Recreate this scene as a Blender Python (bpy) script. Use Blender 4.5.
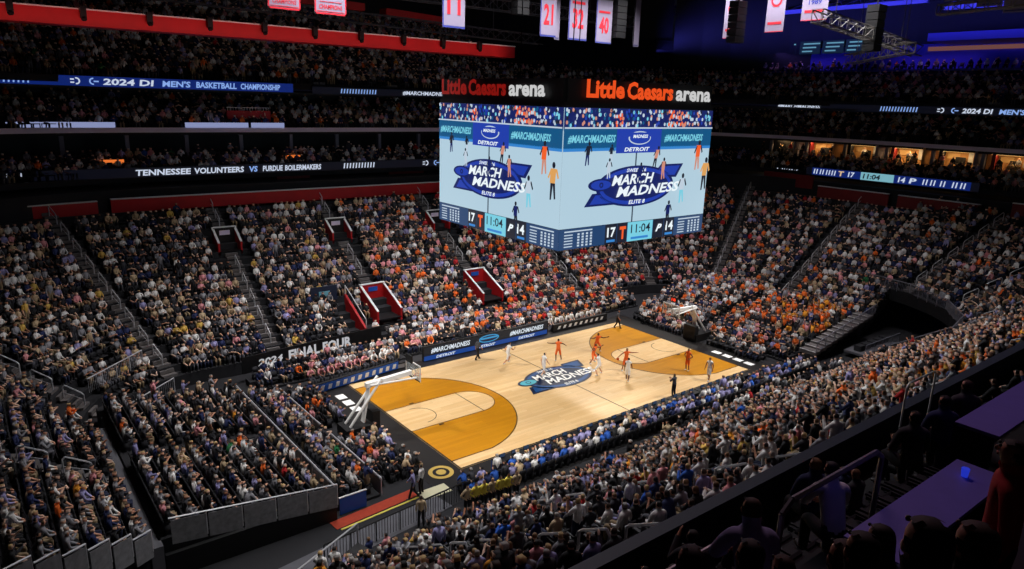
import bpy, math, random
import numpy as np
from mathutils import Matrix, Vector

for _o in list(bpy.data.objects): bpy.data.objects.remove(_o)
scn = bpy.context.scene
COL = scn.collection
R = math.radians
rnd = random.Random(11)

# ------------------------------------------------------------------ camera
CAM = Vector((-35.4328, -38.8648, 21.0829)); YAW, PITCH, ROLL, FPX = 0.905531, 0.254399, 0.029647, 709.1
fwd = Vector((math.cos(PITCH) * math.cos(YAW), math.cos(PITCH) * math.sin(YAW), -math.sin(PITCH)))
sd = fwd.cross(Vector((0, 0, 1))).normalized(); up = sd.cross(fwd)
sd, up = sd * math.cos(ROLL) + up * math.sin(ROLL), -sd * math.sin(ROLL) + up * math.cos(ROLL)
cd = bpy.data.cameras.new('camera'); cam = bpy.data.objects.new('camera', cd); COL.objects.link(cam)
cam.matrix_world = Matrix(((sd.x, up.x, -fwd.x, CAM.x), (sd.y, up.y, -fwd.y, CAM.y), (sd.z, up.z, -fwd.z, CAM.z), (0, 0, 0, 1)))
cd.sensor_fit = 'HORIZONTAL'; cd.sensor_width = 36; cd.lens = 36 * FPX / 1024; cd.clip_start = .1; cd.clip_end = 400
scn.camera = cam
def seen(p):                       # pixel and depth of a point, used only to pick which spectators get full detail
    d = Vector(p) - CAM; z = d.dot(fwd)
    return (512 + FPX * d.dot(sd) / z, 284.5 - FPX * d.dot(up) / z, z) if z > .3 else (-999, -999, z)

# ------------------------------------------------------------------ world, light, exposure
w = bpy.data.worlds.new('arena_air'); scn.world = w; w.use_nodes = True
w.node_tree.nodes['Background'].inputs[0].default_value = (.35, .4, .8, 1)
w.node_tree.nodes['Background'].inputs[1].default_value = .006
vs = scn.view_settings; vs.view_transform = 'Standard'; vs.look = 'None'; vs.exposure = 0; vs.gamma = 1; vs.use_curve_mapping = False
def area(name, loc, to, sx, sy, power, colr=(1, .97, .93), spread=120):
    l = bpy.data.lights.new(name, 'AREA'); l.shape = 'RECTANGLE'; l.size = sx; l.size_y = sy; l.energy = power; l.color = colr; l.spread = R(spread)
    o = bpy.data.objects.new(name, l); COL.objects.link(o); o.location = loc
    o.rotation_euler = (Vector(to) - Vector(loc)).to_track_quat('-Z', 'Y').to_euler(); return o
def spot(name, loc, to, power, ang, colr=(1, .97, .93), blend=.5, size=.6):
    l = bpy.data.lights.new(name, 'SPOT'); l.energy = power; l.spot_size = R(ang); l.spot_blend = blend; l.color = colr; l.shadow_soft_size = size
    o = bpy.data.objects.new(name, l); COL.objects.link(o); o.location = loc
    o.rotation_euler = (Vector(to) - Vector(loc)).to_track_quat('-Z', 'Y').to_euler(); return o
COURT_W, BOWL_W = 33000, 2000
for sx, sy in ((-1, -1), (-1, 1), (1, -1), (1, 1)):
    spot('court_light', (24 * sx, 20 * sy, 31), (6.5 * sx, .5 * sy, 0), COURT_W, 35, (1, .95, .86), .5, 1.0)
area('far_stand_light', (-1, 8, 31), (-1, 13, 0), 34, 2, BOWL_W * 1.65, (1, .97, .98), 84)
area('near_stand_light', (-1, -8, 31), (-1, -17, 11), 42, 2, BOWL_W * 1.4, (1, .98, 1), 92)
area('east_end_light', (19, 0, 31), (24, 0, 8), 24, 2, BOWL_W * .95, (1, .94, .97), 92)
area('west_end_light', (-19, 0, 31), (-24, 0, 11), 26, 2, BOWL_W * .8, (1, .97, .98), 96)
area('balcony_light', (-2, 10, 33), (-5, 42, 24), 40, 2, 120, (1, .85, .85), 90)
area('roof_blue_light', (50, 12, 29.5), (62, 12, 36), 50, 2, 1600, (.1, .1, 1), 80)
for _y in (18, 2, -14): area('concourse_violet_light', (60.4, _y, 28.8), (60.6, _y, 20), 10, 1.2, 110, (.28, .16, 1), 140)
area('gondola_fill_light', (-15, 22.5, 24.6), (-15, 25.6, 26.3), 56, .3, 130, (1, .4, .36), 50)  # unseen red fill, added to brighten the gondola beam
spot('balustrade_fill_light', (-19, -22, 25), (-25.5, -8.6, 1), 3400, 44, (1, .98, .94), .7, .5)  # unseen fill, added to brighten the balustrade panels and tunnel path

# ------------------------------------------------------------------ materials
def s2l(c): return tuple(((v / 255) / 12.92 if v / 255 <= .04045 else ((v / 255 + .055) / 1.055) ** 2.4) for v in c)
MATS = {}
def mat(name, rgb, rough=.7, metal=0, emit=0, noise=0, scale=4):
    if name in MATS: return MATS[name]
    m = bpy.data.materials.new(name); m.use_nodes = True; nt = m.node_tree; b = nt.nodes['Principled BSDF']
    c = (*s2l(rgb), 1); b.inputs['Base Color'].default_value = c; b.inputs['Roughness'].default_value = rough; b.inputs['Metallic'].default_value = metal
    if emit:
        b.inputs['Base Color'].default_value = (.01, .01, .01, 1)
        b.inputs['Emission Color'].default_value = c; b.inputs['Emission Strength'].default_value = emit
    if noise:
        tc = nt.nodes.new('ShaderNodeTexCoord'); n = nt.nodes.new('ShaderNodeTexNoise'); n.inputs['Scale'].default_value = scale
        mx = nt.nodes.new('ShaderNodeMix'); mx.data_type = 'RGBA'
        nt.links.new(tc.outputs['Object'], n.inputs['Vector']); nt.links.new(n.outputs['Fac'], mx.inputs['Factor'])
        mx.inputs['A'].default_value = tuple(v * (1 - noise) for v in c[:3]) + (1,); mx.inputs['B'].default_value = tuple(min(1, v * (1 + noise)) for v in c[:3]) + (1,)
        nt.links.new(mx.outputs['Result'], b.inputs['Base Color'])
    MATS[name] = m; return m
def wood(name, rgb, dark):
    m = mat(name, rgb, .38); nt = m.node_tree; b = nt.nodes['Principled BSDF']
    tc = nt.nodes.new('ShaderNodeTexCoord'); br = nt.nodes.new('ShaderNodeTexBrick')
    br.inputs['Scale'].default_value = 1; br.inputs['Brick Width'].default_value = 2.4; br.inputs['Row Height'].default_value = .3; br.inputs['Mortar Size'].default_value = .004
    br.inputs['Color1'].default_value = (*s2l(rgb), 1); br.inputs['Color2'].default_value = (*s2l(dark), 1); br.inputs['Mortar'].default_value = (*[v * .75 for v in s2l(dark)], 1)
    n = nt.nodes.new('ShaderNodeTexNoise'); n.inputs['Scale'].default_value = 1.1; mp = nt.nodes.new('ShaderNodeMapping'); mp.inputs['Scale'].default_value = (.25, 3, 1)
    mx = nt.nodes.new('ShaderNodeMix'); mx.data_type = 'RGBA'; mx.blend_type = 'MULTIPLY'; mx.inputs['Factor'].default_value = .22
    nt.links.new(tc.outputs['Object'], br.inputs['Vector']); nt.links.new(tc.outputs['Object'], mp.inputs['Vector']); nt.links.new(mp.outputs['Vector'], n.inputs['Vector'])
    nt.links.new(br.outputs['Color'], mx.inputs['A']); nt.links.new(n.outputs['Fac'], mx.inputs['B']); nt.links.new(mx.outputs['Result'], b.inputs['Base Color'])
    return m
CONC = mat('concrete', (92, 92, 98), .85, noise=.25, scale=1.5)
DCONC = mat('dark_concrete', (31, 31, 35), .85, noise=.3, scale=.8)
STAIR = mat('stair_concrete', (104, 98, 96), .85, noise=.25, scale=2)
BLACK = mat('black_paint', (10, 10, 13), .6)
SEATM = mat('seat_plastic', (22, 22, 28), .55)
RAILM = mat('brushed_rail', (205, 205, 210), .4, .3)
WHITE = mat('white_paint', (225, 225, 225), .6)
REDW = mat('red_wall', (185, 16, 24), .6, noise=.2, scale=1)
BLUEP = mat('blue_vinyl', (20, 90, 190), .5)
TRUSSM = mat('dark_truss', (70, 70, 78), .5, .3)
LIGHTW = wood('maple', (238, 202, 150), (226, 186, 130))
STAINW = wood('stained_maple', (200, 136, 20), (190, 125, 12))
LINEM = mat('court_line', (30, 26, 22), .5)

# ------------------------------------------------------------------ mesh collector
class G:
    def __init__(s): s.v = []; s.f = []; s.m = []; s.mats = []
    def mi(s, m):
        if m not in s.mats: s.mats.append(m)
        return s.mats.index(m)
    def add(s, vs_, fs, m):
        b = len(s.v); s.v += [tuple(p) for p in vs_]; k = s.mi(m)
        for f in fs: s.f.append([i + b for i in f]); s.m.append(k)
    def hexa(s, p, m): s.add(p, [(0, 3, 2, 1), (4, 5, 6, 7), (0, 1, 5, 4), (1, 2, 6, 5), (2, 3, 7, 6), (3, 0, 4, 7)], m)
    def box(s, c, d, m, rz=0, M=None):
        ca, sa = math.cos(rz), math.sin(rz); p = []
        for k in (-.5, .5):
            for i, j in ((-.5, -.5), (.5, -.5), (.5, .5), (-.5, .5)):
                x, y, z = i * d[0], j * d[1], k * d[2]; q = Vector((c[0] + x * ca - y * sa, c[1] + x * sa + y * ca, c[2] + z)); p.append(M @ q if M else q)
        s.hexa(p, m)
    def beam(s, a, b, wd, h, m):      # a box beam from a to b, width wd across, height h down from the line
        a, b = Vector(a), Vector(b); t = (b - a); n = Vector((-t.y, t.x, 0)); n = n.normalized() * wd / 2 if n.length > 1e-6 else Vector((wd / 2, 0, 0)); u = Vector((0, 0, h))
        s.hexa([a - n - u, b - n - u, b + n - u, a + n - u, a - n, b - n, b + n, a + n], m)
    def tube(s, a, b, r, m, n=6, r2=None):
        a, b = Vector(a), Vector(b); t = (b - a).normalized(); x = t.orthogonal().normalized(); y = t.cross(x); r2 = r if r2 is None else r2; p = []
        for c, rr in ((a, r), (b, r2)):
            for i in range(n): an = 2 * math.pi * i / n; p.append(c + x * math.cos(an) * rr + y * math.sin(an) * rr)
        s.add(p, [(i, (i + 1) % n, n + (i + 1) % n, n + i) for i in range(n)] + [tuple(range(n))[::-1], tuple(range(n, 2 * n))], m)
    def path(s, pts, r, m, n=6):
        for a, b in zip(pts, pts[1:]): s.tube(a, b, r, m, n)
    def ball(s, c, r, m, n=8, k=6):
        r = (r, r, r) if not hasattr(r, '__len__') else r; p = [(c[0], c[1], c[2] + r[2])]
        for i in range(1, k):
            for j in range(n): a, b = math.pi * i / k, 2 * math.pi * j / n; p.append((c[0] + r[0] * math.sin(a) * math.cos(b), c[1] + r[1] * math.sin(a) * math.sin(b), c[2] + r[2] * math.cos(a)))
        p.append((c[0], c[1], c[2] - r[2])); f = [(0, 1 + j, 1 + (j + 1) % n) for j in range(n)]
        for i in range(k - 2):
            for j in range(n): f.append((1 + i * n + j, 1 + (i + 1) * n + j, 1 + (i + 1) * n + (j + 1) % n, 1 + i * n + (j + 1) % n))
        L = len(p) - 1; f += [(L, 1 + (k - 2) * n + (j + 1) % n, 1 + (k - 2) * n + j) for j in range(n)]; s.add(p, f, m)
    def prism(s, poly, z0, z1, m):    # polygon in xy, extruded
        n = len(poly); p = [(x, y, z0) for x, y in poly] + [(x, y, z1) for x, y in poly]
        s.add(p, [tuple(range(n))[::-1], tuple(range(n, 2 * n))] + [(i, (i + 1) % n, n + (i + 1) % n, n + i) for i in range(n)], m)
    def mesh(s, name):
        me = bpy.data.meshes.new(name); me.from_pydata(s.v, [], s.f)
        for m in s.mats: me.materials.append(m)
        me.polygons.foreach_set('material_index', s.m); me.update(); return me
    def obj(s, name, parent=None, loc=(0, 0, 0), rz=0):
        o = bpy.data.objects.new(name, s.mesh(name)); COL.objects.link(o); o.location = loc; o.rotation_euler = (0, 0, rz)
        if parent: o.parent = parent
        return o
def tag(o, label, cat, group=None, kind=None):
    if label: o['label'] = label
    if cat: o['category'] = cat
    if group: o['group'] = group
    if kind: o['kind'] = kind
    return o
def empty(name, loc=(0, 0, 0), rz=0, label=None, cat=None, group=None):
    o = bpy.data.objects.new(name, None); COL.objects.link(o); o.location = loc; o.rotation_euler = (0, 0, rz); o.empty_display_size = .2
    return tag(o, label, cat, group)
def struct(o): o['kind'] = 'structure'; return o

# flat graphics (paint, signs, LED pictures): thin solids laid in a frame o + u*x + v*y, lifted along n
TX = {}
def text_verts(body, shear=0, bold=.0):
    k = (body, shear, bold)
    if k not in TX:
        c = bpy.data.curves.new('t', 'FONT'); c.body = body; c.shear = shear; c.offset = bold; c.resolution_u = 2
        o = bpy.data.objects.new('t', c); COL.objects.link(o); bpy.context.view_layer.update()
        me = bpy.data.meshes.new_from_object(o.evaluated_get(bpy.context.evaluated_depsgraph_get()))
        vv = [(p.co.x, p.co.y) for p in me.vertices]; ff = [tuple(p.vertices) for p in me.polygons]
        bpy.data.objects.remove(o); bpy.data.meshes.remove(me)
        x0, x1 = min(p[0] for p in vv), max(p[0] for p in vv); y0, y1 = min(p[1] for p in vv), max(p[1] for p in vv)
        TX[k] = ([((x - x0) / (x1 - x0), (y - y0) / (y1 - y0)) for x, y in vv], ff)
    return TX[k]
class Sheet:
    def __init__(s, o, u, v, lift=.01): s.o = Vector(o); s.u = Vector(u); s.v = Vector(v); s.n = s.u.cross(s.v).normalized(); s.lift = lift; s.g = G()
    def new(s): s.g = G(); return s
    def P(s, x, y, l): return s.o + s.u * x + s.v * y + s.n * (l * s.lift)
    def poly(s, pts, l, m):
        n = len(pts); top = [s.P(x, y, l) for x, y in pts]; bot = [s.P(x, y, l - .8) for x, y in pts]
        s.g.add(top + bot, [tuple(range(n))] + [(i, n + i, n + (i + 1) % n, (i + 1) % n) for i in range(n)], m)
    def rect(s, x0, y0, x1, y1, l, m): s.poly([(x0, y0), (x1, y0), (x1, y1), (x0, y1)], l, m)
    def ell(s, cx, cy, rx, ry, l, m, n=28, a0=0, a1=360):
        full = a1 - a0 >= 360; k = n if full else n + 1
        s.poly([(cx + rx * math.cos(R(a0 + (a1 - a0) * i / n)), cy + ry * math.sin(R(a0 + (a1 - a0) * i / n))) for i in range(k)], l, m)
    def ring(s, cx, cy, r, wd, l, m, a0=0, a1=360, n=40):
        for i in range(n):
            a, b = R(a0 + (a1 - a0) * i / n), R(a0 + (a1 - a0) * (i + 1) / n)
            s.poly([(cx + rr * math.cos(t), cy + rr * math.sin(t)) for rr, t in ((r - wd / 2, a), (r + wd / 2, a), (r + wd / 2, b), (r - wd / 2, b))], l, m)
    def text(s, body, x0, y0, w_, h, l, m, shear=0, bold=.01, skew=0):
        if not body: return
        vv, ff = text_verts(body, shear, bold)
        s.g.add([s.P(x0 + a * w_, y0 + b * h + a * w_ * skew, l) for a, b in vv], ff, m)
    def obj(s, name, parent=None):
        o = s.g.obj(name); s.g = G()
        if parent: o.parent = parent; o.matrix_parent_inverse = (Matrix.Translation(parent.location) @ parent.rotation_euler.to_matrix().to_4x4()).inverted()
        return o
def part(g, name, parent):           # a collector in world coordinates, hung under a thing whose empty stands elsewhere
    o = g.obj(name); o.parent = parent; o.matrix_parent_inverse = (Matrix.Translation(parent.location) @ parent.rotation_euler.to_matrix().to_4x4()).inverted(); return o

def tourney_logo(s, cx, cy, k, l, navy, blue, teal, white, name, parent, vf=1.0):
    """ellipse with a slanted banner, a ball and MARCH MADNESS; k = half width"""
    P = lambda x, y: (cx + x * k, cy + y * k * vf); kv = k * vf
    s.poly([P(.30, .18), P(.50, .50), P(1.0, .50), P(.86, .16)], l, navy); s.poly([P(.36, .24), P(.52, .45), P(.92, .45), P(.82, .22)], l + 1, blue)
    s.poly([P(-1.0, -.42), P(-.86, -.12), P(-.2, -.1), P(-.36, -.42)], l, navy); s.poly([P(-.9, -.37), P(-.8, -.16), P(-.3, -.15), P(-.42, -.37)], l + 1, blue)
    s.ell(cx, cy, .80 * k, .50 * kv, l + 1, navy, 40); s.ell(cx, cy, .74 * k, .45 * kv, l + 2, blue, 40); s.ell(cx, cy, .68 * k, .36 * kv, l + 3, navy, 36)
    s.ell(cx - .72 * k, cy + .08 * kv, .24 * k, .15 * kv, l + 4, navy, 24); s.ell(cx - .72 * k, cy + .08 * kv, .19 * k, .11 * kv, l + 5, teal, 24); s.ring(cx - .72 * k, cy + .08 * kv, .05 * kv, .02 * k, l + 6, navy, n=10)
    s.text('MARCH', cx - .52 * k, cy + .04 * kv, .86 * k, .25 * kv, l + 6, white, .25, .028, .02)
    s.text('MADNESS', cx - .42 * k, cy - .24 * kv, 1.34 * k, .25 * kv, l + 6, white, .25, .028, .02)
    s.text('ELITE 8', cx - .16 * k, cy - .43 * kv, .34 * k, .1 * kv, l + 6, white, .2, .02); s.text('SWEET 16', cx - .24 * k, cy + .35 * kv, .4 * k, .09 * kv, l + 6, white, .2, .02)
    return s.obj(name, parent)

# ------------------------------------------------------------------ floor and bowl
g = G(); g.box((8, 0, -.15), (130, 110, .3), DCONC); struct(g.obj('floor'))
D0, SLOPE, TREAD = 1.0, .64, .85; ROWS = 19; STEP = TREAD * SLOPE
def base_path(kind):
    """points (x, y, nx, ny) along the front edge of one run of the lower bowl"""
    if kind == 'far': return [(x, 14, 0, 1) for x in (-22.5, 22.5)]
    if kind == 'near': return [(x, -14, 0, -1) for x in (22.5, -22.5)]
    if kind == 'west': return [(-31, y, -1, 0) for y in (-8.6, 5.5)]
    if kind == 'east': return [(31, y, 1, 0) for y in (5.5, -5.5)]
    if kind == 'east_end': return [(31, y, 1, 0) for y in (-5.4, -8.6)]
    cx, cy, a0, a1 = {'far_west': (-22.5, 5.5, 180, 90), 'far_east': (22.5, 5.5, 90, 0), 'near_east': (22.5, -5.5, 0, -90), 'near_west': (-22.5, -5.5, -90, -112)}[kind]
    n = 16; return [(cx + 8.5 * math.cos(a), cy + 8.5 * math.sin(a), math.cos(a), math.sin(a)) for a in (R(a0 + (a1 - a0) * i / n) for i in range(n + 1))]
def sweep(path, prof, m, name):
    """close a profile of (outward distance, height) along a run"""
    k = len(prof); g = G(); vs_ = [(x + nx * d, y + ny * d, z) for x, y, nx, ny in path for d, z in prof]
    fs = [(i * k + j, i * k + (j + 1) % k, (i + 1) * k + (j + 1) % k, (i + 1) * k + j) for i in range(len(path) - 1) for j in range(k)]
    fs += [tuple(range(k))[::-1], tuple(range((len(path) - 1) * k, len(path) * k))]; g.add(vs_, fs, m); return g.obj(name)
def steps(r0, r1, z0=D0, d0=0, tread=TREAD, step=STEP, thick=1.2):
    p = []
    for r in range(r0, r1): p += [(d0 + r * tread, z0 + r * step), (d0 + (r + 1) * tread, z0 + r * step)]
    return p + [(d0 + r1 * tread, z0 + r1 * step - thick), (d0 + r0 * tread + .01, max(0.02, z0 + r0 * step - thick))]
for r in range(ROWS):
    d = r * TREAD; z = D0 + .9 + r * STEP; g = G(); g.prism([(-31 - d - TREAD, 5.5), (-31 - d - TREAD, -8.6 - .9 * d), (-31 - d, -8.6 - .9 * d), (-31 - d, 5.5)], 0, z, DCONC); struct(g.obj('seating_tier_floor'))
for k in ('far', 'near', 'east', 'far_west', 'far_east', 'near_west'): struct(sweep(base_path(k), steps(0, ROWS), DCONC, 'seating_tier_floor'))
struct(sweep(base_path('near_east'), steps(6, ROWS), DCONC, 'seating_tier_floor')); struct(sweep(base_path('east_end'), steps(0, 6), DCONC, 'seating_tier_floor'))
FULL = base_path('far_west')[::1]; FULL = [(-31, -40, -1, 0)] + base_path('far_west') + base_path('far_east') + [(31, -45, 1, 0)]
Z0, ZT = D0, D0 + ROWS * STEP
# concourse wall with its red panels, the club level, the suite level, the upper deck
struct(sweep(FULL, [(16.15, ZT - 1), (16.15, 12.6), (16.6, 12.6), (16.6, ZT - 1)], DCONC, 'wall_concourse'))
struct(sweep(FULL, [(16.6, 12.3), (16.6, 12.6), (25.4, 12.6), (25.4, 12.3)], DCONC, 'floor_club_level'))
struct(sweep(FULL, [(25.4, 12.3), (25.4, 17.0), (25.8, 17.0), (25.8, 12.3)], BLACK, 'wall_club_back'))
struct(sweep(FULL, steps(0, 4, 13.5, 17.8, .8, .32, .5), DCONC, 'seating_tier_floor'))
struct(sweep(FULL, [(21.9, 16.9), (21.9, 17.25), (29, 17.25), (29, 16.9)], DCONC, 'floor_suite_level'))
struct(sweep(FULL, steps(0, 6, 17.5, 22, .8, .42, .3), DCONC, 'seating_tier_floor'))
struct(sweep(FULL, [(27.3, 17), (27.3, 21.2), (27.6, 21.2), (27.6, 17)], BLACK, 'wall_suite_back'))
UD0, UZ0, UST = 22.3, 22.1, .5
struct(sweep(FULL, [(22, 21.0), (22, 21.2), (29, 21.4), (29, 21.0)], BLACK, 'floor_upper_deck'))
FC = base_path('far_east'); FARP = [(-31, -40, -1, 0)] + base_path('far_west') + FC[:9]; EASTP = FC[8:] + [(31, -45, 1, 0)]
struct(sweep(FARP, steps(0, 18, UZ0, UD0, .82, UST, .6), DCONC, 'seating_tier_floor')); struct(sweep(EASTP, steps(0, 7, UZ0, UD0, .82, UST, .6), DCONC, 'seating_tier_floor'))
struct(sweep(FARP, [(37.4, 28), (37.4, 42), (38, 42), (38, 28)], BLACK, 'wall_upper')); struct(sweep(EASTP, [(33.4, 22), (33.4, 42), (34, 42), (34, 22)], BLACK, 'wall_upper'))
g = G(); g.box((10, 0, 44), (150, 130, .4), BLACK); struct(g.obj('ceiling'))
# rails along the level edges
GREYRAIL = mat('grey_fascia', (120, 118, 135), .6); PALERAIL = mat('pale_lavender_edge', (225, 215, 240), .5); DRED = mat('dark_red_wall', (120, 10, 16), .65, noise=.2, scale=1)
NAMES = [('club_rail', 17.7, 14.75), ('suite_rail', 21.85, 17.55)]
struct(sweep(FULL, [(21.75, 17.15), (21.75, 17.6), (21.95, 17.6), (21.95, 17.15)], PALERAIL, 'trim_suite_edge'))
for i in range(14):
    g = G(); x = -33 + i * 5.2
    if x < 22: g.box((x, 14 + 22.2, 15.2), (.35, .35, 3.7), GREYRAIL); struct(g.obj('pillar'))
for i in range(9):
    g = G(); y = -24 + i * 5.2; g.box((31 + 22.4, y, 15.0), (.35, .35, 4), GREYRAIL); struct(g.obj('pillar'))
# red concourse wall pieces with a pale cap: a long one on the far side, breaks on the east side
def red_wall(p, q, z0, z1, name='trim_red_wall', th=.2, cap=True, m=REDW):
    g = G(); g.beam((*p, z1), (*q, z1), th, z1 - z0, m)
    if cap: g.beam((*p, z1 + .1), (*q, z1 + .1), th + .12, .1, WHITE)
    struct(g.obj(name))
red_wall((-25.5, 29.4), (8.7, 29.4), 10.6, 11.9); red_wall((-31.5, 28.6), (-26.5, 29.4), 10.5, 11.8)
for x0, x1 in ((-9.9, -6.4), (2.9, 7.4)): red_wall((x0, 33), (x1, 33), 12.6, 14.0, cap=False, m=DRED)
red_wall((46.4, 6.2), (46.4, -2.2), 10.8, 12.1, m=DRED); red_wall((46.4, -3.2), (46.4, -11.4), 10.8, 12.1, m=DRED); red_wall((46.8, -14), (46.8, -30), 11.2, 12.6, m=DRED)
red_wall((46.9, 14), (46.9, 7.2), 11.6, 13.2, m=DRED, cap=False)

# ------------------------------------------------------------------ aisles with stairs, hand rails, red tunnel mouths
AISLES = []      # (run, position: x, y or angle, first row, last row)
for x in (-17.4, -6.9, 4.4, 15.8): AISLES.append(('far', x, 0, ROWS))
for a in (108, 152): AISLES.append(('far_west', a, 0, ROWS))
for a in (66, 22): AISLES.append(('far_east', a, 0, ROWS))
AISLES += [('east', 0.8, 0, ROWS), ('west', -1.8, 0, ROWS), ('near', -17.8, 0, ROWS), ('near', -8.4, 0, ROWS), ('near', 1.4, 0, ROWS), ('near', 11.2, 0, ROWS), ('near_east', -20, 6, ROWS), ('near_east', -45, 6, ROWS), ('near_east', -70, 6, ROWS), ('near_west', -93, 0, ROWS)]
VOMS = [('far', -17.4, 12, 14), ('far', -6.9, 12, 14), ('far', 4.4, 12, 14), ('far', -6.9, 2, 5), ('far', 4.4, 2, 5)]   # tunnel mouths: run, position, rows
def frame(run, s):
    """front-edge point and outward normal at position s of a run"""
    if run == 'far': return s, 14, 0, 1
    if run == 'near': return s, -14, 0, -1
    if run == 'east': return 31, s, 1, 0
    if run == 'west': return -31, s, -1, 0
    cx, cy = {'far_west': (-22.5, 5.5), 'far_east': (22.5, 5.5), 'near_east': (22.5, -5.5), 'near_west': (-22.5, -5.5)}[run]; c, n = math.cos(R(s)), math.sin(R(s)); return cx + 8.5 * c, cy + 8.5 * n, c, n
RAIL_N = 0
ORD = 'first second third fourth fifth sixth seventh eighth ninth tenth eleventh twelfth thirteenth fourteenth fifteenth sixteenth seventeenth eighteenth nineteenth'.split()
TENS = ['', '', 'twenty', 'thirty', 'forty', 'fifty', 'sixty', 'seventy', 'eighty', 'ninety']
def ordinal(n):
    if n <= 19: return ORD[n - 1]
    if n % 10: return TENS[n // 10] + '-' + ORD[n % 10 - 1]
    return TENS[n // 10][:-1] + 'ieth'
def inframe(p, mg=15): q = seen(p); return q[2] > 0 and -mg < q[0] < 1024 + mg and -mg < q[1] < 569 + mg
def hidden_by_balcony(p):            # behind the balcony parapet (y = -30.4, top z = 12.2) seen from the camera
    if p[1] < -30.4: return False
    t = (-30.4 - CAM.y) / (p[1] - CAM.y); z = CAM.z + t * (p[2] - CAM.z); x = CAM.x + t * (p[0] - CAM.x); return z < 12.2 and x > -40
BAYS = {'far': 'far stand', 'near': 'near stand', 'west': 'stand behind the basket closest to the walkway', 'east': 'end stand', 'far_west': 'curved far corner', 'far_east': 'far corner under the video board', 'near_east': 'corner above the dark tunnel'}
for run, s, r0, r1 in AISLES:
    x, y, nx, ny = frame(run, s); rz = math.atan2(ny, nx); g = G(); vr = [v for v in VOMS if v[0] == run and v[1] == s]
    for r in range(r0, r1):
        if any(v[2] <= r < v[3] for v in vr): continue
        for h in (0, 1):
            d = r * TREAD + .2 + h * .42; zt = D0 + (.9 if run == 'west' else 0) + r * STEP + h * STEP / 2; g.box((x + nx * (d + .21), y + ny * (d + .21), zt - .10 + .14), (.42, 1.05, .24), STAIR, rz)
            g.box((x + nx * (d + .02), y + ny * (d + .02), zt + .165), (.04, 1.0, .012), CONC, rz)
    struct(g.obj('stairs'))
    for r in range(r0 + 1, r1 - 1, 2):
        d = r * TREAD + .3; px, py, pz = x + nx * d, y + ny * d, D0 + (.9 if run == 'west' else 0) + r * STEP + .02
        if any(v[2] - 1 <= r < v[3] + 1 for v in vr) or not inframe((px, py, pz)) or hidden_by_balcony((px, py, pz + .9)): continue
        g = G(); q = 1.15; g.path([(0, 0, 0), (0, 0, .85), (.12, 0, .97), (q - .12, 0, .97 + STEP), (q, 0, .85 + STEP), (q, 0, STEP * 1.1)], .042, RAILM, 5); g.tube((0, 0, .5), (q, 0, .5 + STEP), .02, RAILM, 5)
        o = g.obj('stair_handrail', None, (px, py, pz), rz)
        nm = {'far': 'far stand', 'near': 'near stand', 'west': 'low end stand', 'east': 'east end stand', 'far_west': 'curved far corner', 'far_east': 'corner beyond the video board', 'near_east': 'corner over the tunnel', 'near_west': 'near corner stand'}[run]
        idx = [a for a in AISLES if a[0] == run].index((run, s, r0, r1)); an = ordinal(idx + 1)
        tag(o, f'pale metal handrail loop, {an} aisle of {nm}, {ordinal(r + 1)} row up', 'handrail', 'handrail loops down the aisles')
# the tunnel mouths: dark opening, red side walls, white caps
for run, s, a, b in VOMS:
    x, y, nx, ny = frame(run, s); up_ = a > 8
    d0, d1 = a * TREAD + (0 if up_ else -.9), b * TREAD; z0, z1 = D0 + a * STEP, D0 + b * STEP; wd = .95 if up_ else 1.15
    px, py = x, y + d0
    t = empty('tunnel_mouth', (px, py, z0), 0, ('small red framed tunnel mouth high on the far stand, ' if up_ else 'wide red walled stair tunnel low on the far stand, ') + {-17.4: 'closest to the corner', -6.9: 'middle aisle', 4.4: 'beside the video board'}[s], 'tunnel entrance', 'red tunnel mouths in the far stand')
    for sg in (-1, 1):
        g = G(); X = x + sg * wd; hh = .8
        g.add([(X - .08, y + d0, z0 - .3), (X - .08, y + d0, z0 + hh), (X - .08, y + d1, z1 + hh), (X - .08, y + d1, z0 - .3), (X + .08, y + d0, z0 - .3), (X + .08, y + d0, z0 + hh), (X + .08, y + d1, z1 + hh), (X + .08, y + d1, z0 - .3)], [(0, 1, 2, 3), (7, 6, 5, 4), (0, 4, 5, 1), (1, 5, 6, 2), (2, 6, 7, 3), (3, 7, 4, 0)], REDW); g.beam((X, y + d0, z0 + hh + .06), (X, y + d1, z1 + hh + .06), .2, .07, WHITE)
        part(g, 'side_wall', t)
    g = G(); g.box((x, y + d1 - .1, z1 - .1), (2 * wd, .2, 1.8), REDW if not up_ else BLACK); g.box((x, y + d1 - .1, z1 + .84), (2 * wd + .2, .3, .08), WHITE); part(g, 'back_wall', t)
    g = G(); g.box((x, y + d1 - .23, z1 + .35), (.9, .05, .4), BLUEP if not up_ else PALERAIL); part(g, 'section_sign', t)
    g = G(); g.box((x, y + (d0 + d1) / 2, z0 - .0), (2 * wd, d1 - d0, .1), BLACK); part(g, 'landing', t)
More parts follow.
